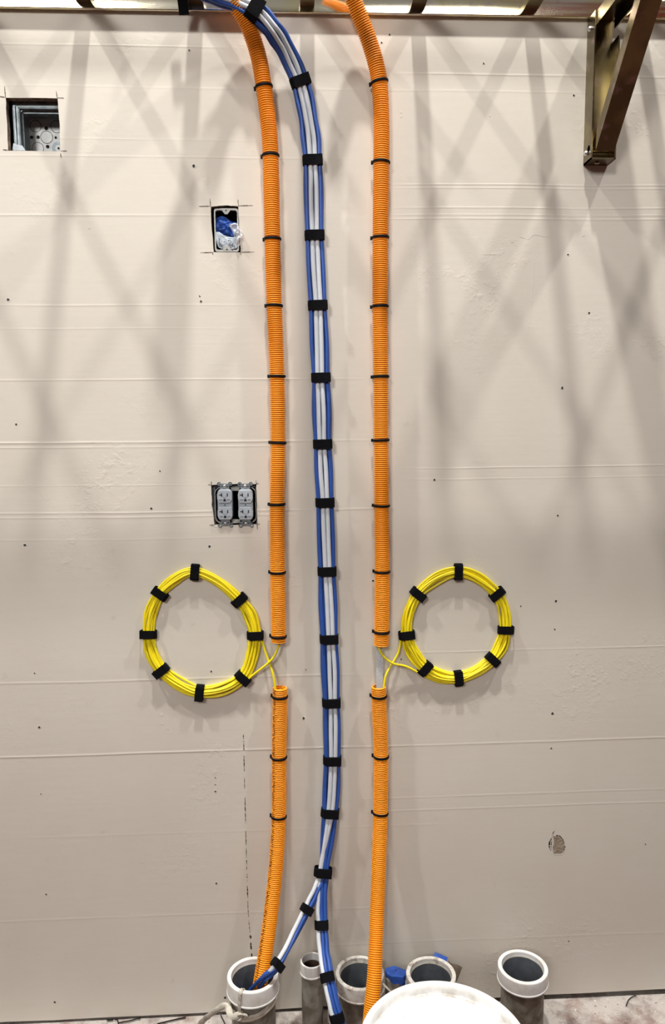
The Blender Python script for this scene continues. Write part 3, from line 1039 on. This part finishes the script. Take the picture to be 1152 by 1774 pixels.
c_ul, p_ul = conduit('corrugated_conduit', UL, 'upper run of the left orange corrugated conduit, ending beside the left coil', M['orange'], open_end=True)
c_ur, p_ur = conduit('corrugated_conduit', UR, 'upper run of the right orange corrugated conduit, ending beside the right coil', M['orange'], open_end=True)
c_ll, p_ll = conduit('corrugated_conduit', LLf, 'lower run of the left orange corrugated conduit, dropping into the leftmost pipe', M['orange_print'], open_start=True)
c_lr, p_lr = conduit('corrugated_conduit', LR, 'lower run of the right orange corrugated conduit, passing behind the white pail', M['orange'], open_start=True)


def at_py(path, py):
    ys = np.array([proj(q)[1] for q in path])
    i = int(np.argmin(abs(ys - py)))
    T = path[min(i + 3, len(path) - 1)] - path[max(i - 3, 0)]
    return path[i], T / np.linalg.norm(T)


ORD = ['topmost', 'second', 'third', 'fourth', 'fifth', 'sixth', 'seventh', 'eighth', 'ninth']


def tie(path, py, label, tilt=0.0):
    c, T = at_py(path, py)
    T = T + np.array([tilt, 0, 0]) * 0
    N = np.array([0, -1.0, 0]); N = N - (N @ T) * T; N /= np.linalg.norm(N)
    B = np.cross(N, T)
    if B[0] < 0: B = -B
    t = thing('cable_tie', c, label, 'cable tie', 'black cable ties on the orange conduits')
    m = MB()
    n = 36
    rings = []
    for a in np.linspace(0, 2 * math.pi, n, endpoint=False):
        r = math.cos(a) * B + math.sin(a) * N
        off = T * (tilt * math.cos(a) * 0.003)
        ring = []
        for b in np.linspace(0, 2 * math.pi, 8, endpoint=False):
            ring.append(c + off + r * (CR + 0.0004 + 0.0018 * math.cos(b)) + T * (0.0031 * math.sin(b)))
        rings.append(ring)
    m.loft(rings, caps=False, loop=True)
    m.build('band', M['black_tie'], t)
    m = MB()                                                   # ratchet head tucked at the left
    o = c - B * (CR + .0022) - N * 0.006 - T * (tilt * .003)
    vs = [o + B * x + N * y + T * z for x in (-.0022, .0022) for y in (-.0035, .0035) for z in (-.0035, .0035)]
    m.add(vs, [(0, 1, 3, 2), (4, 6, 7, 5), (0, 4, 5, 1), (2, 3, 7, 6), (0, 2, 6, 4), (1, 5, 7, 3)])
    m.build('head', M['black_tie'], t, smooth=False)
    return t


for path, ys, where in ((p_ul, (150, 270.5, 414, 529, 652, 767, 873, 991, 1102), 'upper left orange conduit'),
                        (p_ur, (143, 282, 412, 531, 652, 763, 876, 990, 1095), 'upper right orange conduit'),
                        (p_ll, (1206, 1312, 1414), 'lower left orange conduit'),
                        (p_lr, (1206, 1310, 1409), 'lower right orange conduit')):
    for i, y in enumerate(ys):
        which = 'lowest' if i == len(ys) - 1 else ORD[i]
        tail = '' if i == 0 or i == len(ys) - 1 else ' down'
        tie(path, y, f'thin black cable tie round the {where}, {which}{tail} of its ties', random.uniform(-.25, .25))

# white pull tape between the ends of the right conduit
m = MB()
tp = resample(catmull([P(656.5, 1085, .017), P(657, 1120, .018), P(658, 1150, .020), P(657.5, 1180, .021), P(657, 1230, .021)], 10), 0.004)[0]
T, N, B = frames(tp)
m.loft([[tp[i] + B[i] * .0078, tp[i] + N[i] * .0006 + B[i] * .004, tp[i] + N[i] * .0006 - B[i] * .004, tp[i] - B[i] * .0078, tp[i] - N[i] * .0006] for i in range(len(tp))])
tag(m.build('pull_tape', M['tape_white']), 'flat white woven pull tape spanning the gap in the right conduit', 'pull tape')

# ------------------------------------------------------------------ blue and white data cables
MAIN = [(285, -230, .26), (292, -140, .20), (305, -75, .150), (335, -34, .105), (375, -10, .075), (410, 1, .062), (441, 17, .058), (470, 47, .047),
        (495, 85, .034), (520, 141, .021), (534, 205, .0165), (541.5, 278, .0150), (545, 408, .0150), (550.5, 529, .0150), (556, 654, .0150), (559, 769, .0150), (563, 870, .0150),
        (566.5, 989, .0150), (570, 1106, .0150), (574, 1216, .0150), (575.5, 1316, .0150), (571.5, 1407, .0165), (560, 1505, .026)]
RB = [(556.5, 1550, .041), (557, 1602, .064), (560, 1650, .098), (567, 1693, .137), (576, 1735, .165), (583.5, 1763, .180), (592, 1800, .195), (602, 1860, .215)]
LB = [(546.5, 1544, .043), (531, 1575, .062), (508, 1620, .096)]
q1, q2, q3, q4 = PZ(480, 1671, .258), PZ(459, 1692, .228), PZ(441, 1711, .178), PZ(425, 1730, .13)
CD = 0.0043      # cable radius
KEY = 140 and 0


def ctrl3(lst):
    return [P(*c) for c in lst]


main3 = ctrl3(MAIN)
right3 = main3 + ctrl3(RB)
left3 = main3 + ctrl3(LB) + [q1, q2, q3, q4]
NM = len(MAIN)
SUB = 14
pathR, pathL = catmull(right3, SUB), catmull(left3, SUB)
split_i = (NM - 1) * SUB
pyM = [c[1] for c in MAIN]
shift_tab = ([-20, 17, 141, 278, 408, 529, 654, 769, 870, 989, 1106, 1216, 1316, 1407, 1505], [.0, .0, -.1, 0, 0, .1, -.35, -.2, 0, .1, .45, .4, .25, .1, 0])


i_tail = (NM - 1 + 4) * SUB


def cable(path, slot_main, slot_branch, mtl, name, label, group, front, seed, rad_=None, tail=None):
    T, N, B = frames(path)
    r = np.random.default_rng(seed)
    ph = r.uniform(0, 6.28, 3)
    pts = []
    n = len(path)
    for i in range(n):
        py = proj(path[i])[1]
        w = min(1, max(0, (i - (split_i - SUB * 1.2)) / (SUB * 1.2)))
        w = w * w * (3 - 2 * w)
        u = slot_main[0] * (1 - w) + slot_branch[0] * w
        v = slot_main[1] * (1 - w) + slot_branch[1] * w
        if tail is not None:                       # re-ordered inside the pipe mouth
            w2 = min(1, max(0, (i - i_tail) / (SUB * .8)))
            u = u * (1 - w2) + tail[0] * w2
            v = v * (1 - w2) + tail[1] * w2
        if front:
            u += np.interp(py, *shift_tab) * (1 - w) * (1 if abs(slot_main[0]) < 1 else .35)
        k = i / SUB
        bul = math.sin(math.pi * (k % 1)) ** 2
        u *= 1 + 0.10 * bul
        u += 0.10 * math.sin(k * 1.7 + ph[0]) * bul
        v += 0.10 * math.sin(k * 1.3 + ph[1]) * bul
        pts.append(path[i] + B[i] * u * CD * 2 * BS + N[i] * v * CD * 2)
    m = MB()
    q = np.array(pts)
    tube(m, resample(q, 0.010)[0], rad_ or CD, 12)
    o = m.build(name, mtl, None, angle=180)
    return tag(o, label, 'cable', group)


T_, N_, B_ = frames(pathR)
BS = 1 if B_[len(B_) // 2][0] > 0 else -1
G = 'blue data cables of the centre bundle'
wl_, bl_ = 'white_data_cable', 'data_cable'
fr = 0.46
GW, GL, GR = 'white data cables of the centre bundle', 'blue data cables of the left branch', 'blue data cables of the right branch'
cable(pathL, (-.60, fr + .12), (-.72, .40), M['white_jacket'], wl_, 'left of the two white cables in the centre bundle, bending into the leftmost pipe', GW, True, 1, .0052, (.30, -.42))
cable(pathR, (.60, fr + .12), (-.85, .45), M['white_jacket'], wl_, 'right of the two white cables in the centre bundle, passing the white pail', GW, True, 2, .0052)
cable(pathL, (-1.72, fr - .10), (.38, .50), M['blue'], bl_, 'blue cable right beside the white cable in the left branch of the centre bundle', GL, True, 3, None, (-.55, .30))
cable(pathL, (-1.0, -.45), (.98, -.10), M['blue'], bl_, 'blue cable at the right edge of the left branch of the centre bundle', GL, False, 4, None, (.55, .35))
cable(pathL, (-.0, -.45), (-.1, -.50), M['blue'], bl_, 'blue cable at the back of the left branch of the centre bundle', GL, False, 5, None, (-.2, -.55))
cable(pathR, (1.72, fr - .10), (1.02, .42), M['blue'], bl_, 'blue cable along the front right edge of the centre bundle and its right branch', GR, True, 6)
cable(pathR, (1.0, -.45), (.10, .50), M['blue'], bl_, 'blue cable right beside the white cable in the right branch of the centre bundle', GR, False, 7)
cable(pathR, (1.9, -.45), (1.25, -.40), M['blue'], bl_, 'blue cable at the back right of the right branch of the centre bundle', GR, False, 8)
cable(pathR, (-1.9, -.45), (-.6, -.45), M['blue'], bl_, 'blue cable at the back left of the right branch of the centre bundle', GR, False, 9)


def wrap(c, T, half_w, half_d, width, label, group, name='cable_wrap', N0=(0, -1.0, 0), th=0.0018, sc=(0, 0)):
    """hook-and-loop band: rounded rectangle round the bundle, with an overlapped flap"""
    T = T / np.linalg.norm(T)
    N = np.array(N0, float); N = N - (N @ T) * T; N /= np.linalg.norm(N)
    B = np.cross(N, T)
    c = c + B * sc[0] + N * sc[1]
    m = MB()
    cr_ = min(half_d * .85, 0.008)
    sec = rrect(0, 0, 2 * half_w, 2 * half_d, cr_, 5)
    sec2 = rrect(0, 0, 2 * (half_w + th), 2 * (half_d + th), cr_ + th, 5)
    W2 = width / 2
    rings = []
    for k in range(len(sec)):
        (x, y), (X_, Y_) = sec[k], sec2[k]
        j = random.uniform(-.0003, .0003)
        mx_, my_ = (X_ - x), (Y_ - y)
        rings.append([c + B * x + N * y - T * W2, c + B * X_ + N * Y_ - T * (W2 - .0007 + j), c + B * (X_ + mx_ * .15) + N * (Y_ + my_ * .15), c + B * X_ + N * Y_ + T * (W2 - .0007 + j), c + B * x + N * y + T * W2])
    m.loft(rings, caps=False, loop=True)
    # overlap flap on the front
    y0, y1 = half_d + th * .8, half_d + th * 2.0
    vs = [c + B * x + N * y + T * z for x in (-half_w * .75, half_w + th * .6) for y in (y0, y1) for z in (-W2 * .96 + .0006, W2 * .96 + .0012)]
    m.add(vs, [(0, 1, 3, 2), (4, 6, 7, 5), (0, 4, 5, 1), (2, 3, 7, 6), (0, 2, 6, 4), (1, 5, 7, 3)])
    o = m.build(name, M['black_loop'], None, angle=50)
    return tag(o, label, 'cable wrap', group)


def bundle_wrap(path, px, py, hw, hd, label, group, width=.0215, lo=0):
    pr_ = np.array([proj(q) for q in path])
    d2 = (pr_[:, 0] - px) ** 2 + (pr_[:, 1] - py) ** 2
    i = int(np.argmin(d2))
    T = path[min(i + 3, len(path) - 1)] - path[max(i - 3, 0)]
    return wrap(path[i], T, hw, hd, width, label, group)


names = ['topmost, touching the zinc tray rail', 'second from the top, where the bundle arches', 'third from the top, level with the square junction box', 'fourth from the top, level with the small upright box',
         'fifth from the top', 'sixth from the top', 'seventh from the top', 'eighth from the top, level with the grey receptacles', 'ninth from the top, level with the coil tops',
         'tenth from the top, beside the conduit gap', 'eleventh from the top, below the conduit gap', 'twelfth from the top', 'thirteenth from the top', 'lowest before the bundle splits']
for (px, py), nm_ in zip([(441, 17), (520, 141), (541, 278), (545, 408), (550, 529), (556, 654), (559, 769), (563, 870), (566, 989), (570, 1106), (574, 1216), (575, 1316), (571, 1407), (560, 1508)], names):
    bundle_wrap(pathR, px, py, .0205 if py > 30 else .0212, .0100, f'black wrap on the blue-and-white bundle, {nm_}', 'black wraps on the cable bundle', width=.0215 if py > 30 else .028)
bundle_wrap(pathL, 531, 1575, .0135, .0092, 'black fabric wrap on the left cable branch, the upper of its two', 'black wraps on the cable bundle', .0185)
bundle_wrap(pathL, 480, 1671, .0135, .0092, 'black fabric wrap on the left cable branch, just above the rim of the leftmost pipe', 'black wraps on the cable bundle', .0185)
bundle_wrap(pathR, 557, 1602, .0150, .0098, 'black fabric wrap on the right cable branch, highest below the split', 'black wraps on the cable bundle', .0205)
bundle_wrap(pathR, 567, 1693, .0150, .0098, 'black fabric wrap on the right cable branch, beside the rim of the small pipe', 'black wraps on the cable bundle', .0205)
bundle_wrap(pathR, 583, 1763, .0150, .0098, 'black fabric wrap on the right cable branch, lowest, at the bottom edge of the photo', 'black wraps on the cable bundle', .0205)

# loose strap hanging off the tray in front of the rail
m = MB()
st = resample(catmull([P(305, -60, .055), P(310, -32, .068), P(314, -12, .060), P(317, 8, .046), P(319, 26, .040)], 10), 0.004)[0]
T, N, B = frames(st)
m.loft([[st[i] + B[i] * .0105, st[i] + N[i] * .0012 + B[i] * .0095, st[i] + N[i] * .0012 - B[i] * .0095, st[i] - B[i] * .0105, st[i] - N[i] * .001] for i in range(len(st))])
tag(m.build('hanging_strap', M['black_loop']), 'loose black strap end hanging down in front of the zinc tray rail at upper left', 'strap')


# ------------------------------------------------------------------ yellow coils
def coil(wraps_px, tail_in, tail_out, label, side, seed):
    """wraps_px start at the wrap where the cable comes in and follow the direction of winding"""
    r = np.random.default_rng(seed)
    c3 = [P(*q, .0) for q in wraps_px]
    cl = catmull(c3, 24, closed=True)
    n = len(cl)
    ctr = cl.mean(0)
    T = np.roll(cl, -1, 0) - np.roll(cl, 1, 0)
    T /= np.linalg.norm(T, axis=1)[:, None]
    Rr = np.cross(T, [0, 1, 0])
    sgn = np.sign(np.sum(Rr * (cl - ctr), axis=1))[:, None]
    Rr = Rr * sgn
    rc = 0.00275
    slots = [(.0135, .0035), (.0068, .0035), (.0, .0035), (-.0068, .0035), (-.0135, .0035), (.0110, .0088), (.0052, .0090), (-.0003, .0092), (-.0056, .0090), (-.0110, .0088), (.0030, .0128), (-.0030, .0128)]
    order = [0, 5, 10, 6, 1, 7, 2, 8, 3, 9, 4, 11]
    order = list(r.permutation(order)); order.remove(5); order.append(5); order.remove(0); order.insert(0, 0)
    loops = len(order) - 1
    total = loops * n + int(n * 7 / 8)
    pts = []
    ph = r.uniform(0, 6.28, 20)
    for i in range(total + 1):
        f = i / n
        k = min(int(f), loops)
        t = f - k
        w = min(1, max(0, (t - .15) / .7)); w = w * w * (3 - 2 * w)
        a = slots[order[k]]; b = slots[order[min(k + 1, loops)]] if k < loops else a
        u = a[0] * (1 - w) + b[0] * w
        v = a[1] * (1 - w) + b[1] * w
        g = (i % (n // 8)) / (n / 8)
        bul = math.sin(math.pi * g) ** 2
        u = u * (1 - .06 + .10 * bul) + .0026 * math.sin(f * 8 * 2.2 + ph[k]) * bul
        v += .0012 * bul * math.sin(ph[k] + f * 9)
        v = max(v, rc + .0004)
        q = cl[i % n] + Rr[i % n] * u
        pts.append([q[0], -v, q[2]])
    pts = np.array(pts)
    tin = [P(*q) for q in tail_in]
    tout = [P(*q) for q in tail_out]
    a = catmull(tin + [pts[8], pts[20]], 10)[:-10]
    b = catmull([pts[-16], pts[-6]] + tout, 10)[10:]
    allp = np.vstack([a, pts[9:-6], b])
    allp = resample(allp, 0.0055)[0]
    for _ in range(2):
        allp[1:-1] = (allp[:-2] + 2 * allp[1:-1] + allp[2:]) / 4
    m = MB()
    tube(m, allp, rc, 8)
    o = m.build('cable_coil', M['yellow'], None, angle=180)
    tag(o, label, 'cable coil', 'yellow fibre coils')
    k = n // 8
    pos = ['r0'] * 8
    for j in range(8):
        i = j * k
        c = cl[i].copy()
        c[1] = -.0082
        wrap(c, T[i], .0183, .0076, .0200, f'black fabric wrap on the {side} yellow coil, at its {WPOS[side][j]}', 'black wraps on the yellow coils', th=.0016)


WPOS = {'left': ['lower right', 'bottom', 'lower left', 'left side', 'upper left', 'top', 'upper right', 'right side, facing the conduit'],
        'right': ['lower left', 'bottom', 'lower right', 'right side', 'upper right', 'top', 'upper left', 'left side, facing the conduit']}
coil([(421, 1172), (347, 1197.5), (280.5, 1160), (258.5, 1097), (278, 1027.5), (338.5, 990), (415, 1038), (442.5, 1098.5)],
     [(484, 1085, .020), (484, 1105, .020), (482, 1121, .022), (473, 1140, .023), (457, 1155, .021), (440, 1168, .015)],
     [(456, 1118, .012), (464, 1142, .016), (472, 1165, .021), (475.5, 1182, .023), (477, 1197, .023), (479, 1225, .0215)],
     'yellow fibre cable coil left of the conduits, egg-shaped and tied with black wraps', 'left', 11)
coil([(735, 1156), (792.5, 1173), (852, 1141), (874.5, 1089.5), (859.5, 1027.5), (792.5, 989), (723, 1027.5), (703.5, 1098)],
     [(656, 1085, .020), (655, 1105, .0205), (656, 1122, .022), (665, 1138, .024), (682, 1150, .022), (705, 1155, .015)],
     [(692.5, 1120, .010), (689, 1133, .012), (680, 1148, .016), (669, 1168, .022), (665.5, 1184, .024), (664.5, 1200, .0235), (663, 1230, .0215)],
     'yellow fibre cable coil right of the conduits, rounder and tied with black wraps', 'right', 23)


# ------------------------------------------------------------------ pipes coming out of the floor
def pipe(x, s, z, R, label, rimm, sleeve=.038, body=None, name='pipe_stub', rust=False, lip=True, tilt=(0, 0)):
    t = thing(name, (x, -s, 0), label, 'pipe', 'pipe stubs at the foot of the wall')
    br_ = body or R * .855
    ri = R * .83
    m = MB()
    m.lathe([(br_ * .93, .004), (br_, .0), (br_, z - .012), (br_ * .93, z - .012)], (x, -s, 0), 56)
    b = m.build('pipe_body', M['pipe'], t)
    m = MB()
    m.lathe([(br_ * .929, z - .012), (br_ * .925, .003), (0.0005, .003)], (x, -s, 0), 48)
    m.build('bore', M['rust_in'] if rust else M['pipe_in'], t)
    m = MB()
    zz = z
    prof = [(br_ + .0006, zz - sleeve), (R * 1.0 + (.0012 if lip else 0), zz - sleeve), (R + (.0012 if lip else 0), zz - sleeve + .0025), (R * .995, zz - sleeve + .004),
            (R * .995, zz - .0025), (R * .990, zz - .0008), (R * .978, zz), (ri * 1.012, zz), (ri * 1.002, zz - .0008), (ri, zz - .003), (ri, zz - .016), (br_ * .93, zz - .02)]
    m.lathe(prof, (x, -s, 0), 72)
    r = m.build('bushing', rimm, t, angle=35)
    return t


pipe(-.1185, .130, .213, .0603, 'grey steel pipe stub furthest left, holding the conduit and blue cables, with a white bushing', M['bushing'])
pipe(.0210, .062, .190, .0288, 'thin grey pipe stub with rusty bore behind the blue cables', M['bushing'], sleeve=.030, body=.0258, rust=True)
pipe(.1375, .070, .158, .0600, 'wide grey pipe stub directly behind the right orange conduit, with chipped rim', M['bushing_dirty'], sleeve=.036)
pipe(.3075, .100, .171, .0603, 'wide grey pipe stub with dirt-speckled rim, right behind the white pail', M['bushing_dirty'], sleeve=.030)
pipe(.5355, .090, .171, .0603, 'wide grey pipe stub standing alone at the right, with a white bushing', M['bushing'], sleeve=.034)
# capped pipe between them, end covered with blue tape
xF, sF, zF = PZ(686, 1684, .155)[0], -PZ(686, 1684, .155)[1], .155
t = thing('capped_pipe', (xF, -sF, 0), 'grey pipe stub capped with blue tape, between two wide pipes', 'pipe', 'pipe stubs at the foot of the wall')
m = MB()
m.lathe([(.026, 0), (.026, zF - .01), (.020, zF - .004)], (xF, -sF, 0), 40)
m.build('pipe_body', M['pipe'], t)
m = MB()
rings = []
for r_, h_ in ((.0272, -.016), (.0275, -.006), (.0268, .001), (.021, .003), (.012, .0045), (.002, .0045)):
    rings.append([(xF + r_ * (1 + .06 * math.sin(3 * a + 1)) * math.cos(a), -sF + r_ * (1 + .05 * math.sin(5 * a)) * math.sin(a),
                   zF + h_ + (.006 * math.sin(2 * a + .6) + .003 * math.sin(5 * a + 2) if h_ < -.01 else 0) + .28 * r_ * math.cos(a + 2.0)) for a in np.linspace(0, 2 * math.pi, 40, endpoint=False)])
m.loft(rings, caps=False)
o = m.build('tape_cap', M['tape_blue'], t)
o['label'] = 'crumpled blue tape cap'


def sheet(name, pts, mtl, th=.0006, n=8, curl=.0):
    """small bent scrap from four 3D corners"""
    a, b, c, d = [np.array(q, float) for q in pts]
    nn_ = np.cross(b - a, d - a); nn_ /= np.linalg.norm(nn_)
    m = MB()
    g = []
    for side in (0, 1):
        for i in range(n):
            for j in range(n):
                u, v = i / (n - 1), j / (n - 1)
                q = (a * (1 - u) + b * u) * (1 - v) + (d * (1 - u) + c * u) * v
                g.append(q + nn_ * (curl * math.sin(math.pi * u) + .2 * curl * math.sin(5 * v) + side * th))
    F = []
    for i in range(n - 1):
        for j in range(n - 1):
            k = i * n + j
            F.append((k, k + 1, k + n + 1, k + n)); k += n * n
            F.append((k, k + n, k + n + 1, k + 1))
    for i in range(n - 1):
        for (p, q) in ((i, i + 1), ((n - 1) * n + i, (n - 1) * n + i + 1), (i * n, (i + 1) * n), (i * n + n - 1, (i + 1) * n + n - 1)):
            F.append((p, q, q + n * n, p + n * n))
    m.add(g, F)
    return m.build(name, mtl, None, angle=60)


tag(sheet('tape_scrap', [P(750, 1664, .026), P(773, 1668, .028), P(775.5, 1659, .012), P(753, 1649.5, .010)], M['tape_blue'], curl=.002),
    'small blue tape scrap standing behind the dirt-speckled pipe rim', 'tape')
tag(sheet('cardboard_scrap', [P(776, 1664, .030), P(790, 1702, .034), P(801, 1676, .016), P(778, 1668, .012)], M['card'], curl=.003),
    'torn brown cardboard scrap at the right of the dirt-speckled pipe', 'cardboard')


# ------------------------------------------------------------------ cream pull tape tied round the leftmost pipe
def ribbon(mb, ctrl, hw, th=.0012, up=None, step=.004, twist=0):
    q = resample(catmull(ctrl, 12), step)[0]
    T = np.gradient(q, axis=0); T /= np.linalg.norm(T, axis=1)[:, None]
    rings = []
    for i in range(len(q)):
        u = np.array(up(q[i]) if callable(up) else up, float)
        u = u - (u @ T[i]) * T[i]; u /= np.linalg.norm(u)
        if twist:
            a = twist * i / len(q)
            w0 = np.cross(T[i], u)
            u = u * math.cos(a) + w0 * math.sin(a)
        w = np.cross(T[i], u)
        h = hw * (1 + .10 * math.sin(i * .9))
        rings.append([q[i] + w * h, q[i] + u * th + w * h * .8, q[i] + u * th - w * h * .8, q[i] - w * h, q[i] - u * th * .3])
    mb.loft(rings)


ax, asd = -.1185, .130
m = MB()
out = lambda p: (p[0] - ax, p[1] + asd, 0)
R1 = .0545
loop = []
for k, a in enumerate(np.linspace(rad(232), rad(232 + 352), 26)):
    z = .155 + .012 * math.cos(a - rad(20)) - .002 * math.sin(3 * a)
    loop.append((ax + R1 * math.cos(a), -asd + R1 * math.sin(a), z))
ribbon(m, loop, .0062, up=out)
loop2 = [(x, y, z - .010 + .004 * math.sin(i * .5)) for i, (x, y, z) in enumerate(loop)]
loop2 = [(ax + (x - ax) * 1.0, -asd + (y + asd) * 1.0, z) for x, y, z in loop2]
ribbon(m, loop2, .0038, up=out)
# strand over the bushing rim
kx = P(412, 1743, .19)
a = math.atan2(kx[1] + asd, kx[0] - ax)
e = lambda R_, z, da=0: (ax + R_ * math.cos(a + da), -asd + R_ * math.sin(a + da), z)
ribbon(m, [e(.045, .196, .10), e(.050, .215, .09), e(.056, .2155, .07), e(.0615, .212, .05), e(.0625, .195, .02), e(.0625, .176, 0), e(.059, .160, 0)], .0042, up=out, step=.002)
# knot
kc = np.array(e(.060, .156, .02))
for j in range(5):
    th_ = np.linspace(0, 2 * math.pi, 14)
    ax1 = np.array([math.cos(j * 1.1), math.sin(j * 2.0) * .6, math.sin(j * 1.1)]); ax1 /= np.linalg.norm(ax1)
    ax2 = np.cross(ax1, [0.2, 1, .1]); ax2 /= np.linalg.norm(ax2)
    q = np.array([kc + ax1 * .010 * math.cos(t_) + ax2 * .006 * math.sin(t_) + np.array([j * .004 - .006, 0, -.001 * j]) for t_ in th_])
    tube(m, q, .0026, 8)
# tail drooping to the floor
ribbon(m, [kc, kc + [-.018, -.008, .004], P(392, 1742, .17), P(378, 1748, .165), P(364, 1758, .155), P(352, 1768, .14), P(345, 1776, .13)], .0065, up=(0.2, -1, .5), th=.0014)
tag(m.build('tied_pull_tape', M['cord'], angle=60), 'cream flat pull tape knotted round the leftmost pipe, its tail hanging left', 'pull tape')
# short end beside the wide pipe behind the conduit
m = MB()
ribbon(m, [P(663, 1704, .125), P(668, 1709, .13), P(675, 1716, .135), P(682, 1724, .138), P(688, 1735, .140)], .0020, up=(0, -1, .3))
tag(m.build('cord_end', M['cord'], angle=60), 'short pale cord end hanging beside the rim of the wide pipe behind the right conduit', 'cord')

# ------------------------------------------------------------------ white pail
bxp, bsp = .2557, .520
pl = thing('pail', (bxp, -bsp, 0), 'white plastic pail with a scuffed closed lid at the bottom edge', 'pail')
m = MB()
m.lathe([(.0, .0), (.125, .0), (.130, .004), (.147, .335), (.152, .336), (.152, .350)], (bxp, -bsp, 0), 72)
for zz in (.29, .31):
    m.lathe([(.1445, zz - .003), (.153, zz - .0015), (.153, zz + .0015), (.1445, zz + .003)], (bxp, -bsp, 0), 72)
m.build('pail_body', M['lid'], pl)
m = MB()
m.lathe([(.1515, .343), (.157, .343), (.158, .346), (.1575, .362), (.1555, .368), (.1515, .3705), (.1460, .3700), (.1425, .3670), (.1412, .3590), (.1400, .3530),
         (.132, .3525), (.126, .3575), (.122, .3590), (.110, .3590), (.106, .3582), (.02, .3580), (.0, .3580)], (bxp, -bsp, 0), 96)
for k in range(24):
    a = k / 24 * 2 * math.pi
    c_, s_ = math.cos(a), math.sin(a)
    m.add([(bxp + r_ * c_ - t_ * s_, -bsp + r_ * s_ + t_ * c_, zz) for r_ in (.1565, .1592) for t_ in (-.004, .004) for zz in (.343, .352)],
          [(0, 1, 3, 2), (4, 6, 7, 5), (0, 4, 5, 1), (2, 3, 7, 6), (0, 2, 6, 4), (1, 5, 7, 3)])
m.build('lid', M['lid_top'], pl, angle=50)

# ------------------------------------------------------------------ thin black slivers on the floor
G = 'thin black slivers on the floor'
for pts, r_, lab in (([(247, 1751), (238, 1760), (226, 1768), (205, 1772)], .0014, 'curved thin black offcut on the floor under the left coil, arching up to the wall'),
                     ([(203, 1752), (205, 1762), (206, 1780)], .0012, 'short upright black sliver at the left end of the curved floor offcut'),
                     ([(188, 1758), (198, 1761)], .0016, 'tiny black chip on the floor, leftmost of the black offcuts'),
                     ([(272, 1774), (296, 1768), (322, 1762)], .0016, 'straight thin black offcut on the floor left of the tied pull tape'),
                     ([(383, 1754), (385, 1764), (390, 1774)], .0012, 'thin black sliver on the floor just left of the leftmost pipe'),
                     ([(1095, 1713), (1095, 1720), (1089, 1732), (1084.5, 1743)], .0011, 'thin black wire sliver on the floor at the right, near the wall')):
    m = MB()
    q = [PZ(*p, .003 + r_) for p in pts]
    q = [np.array([v[0], min(v[1], -0.004), v[2]]) for v in q]
    tube(m, resample(catmull(q, 10), .004)[0], r_, 7)
    tag(m.build('floor_sliver', M['black_tie'], angle=60), lab, 'offcut', G)
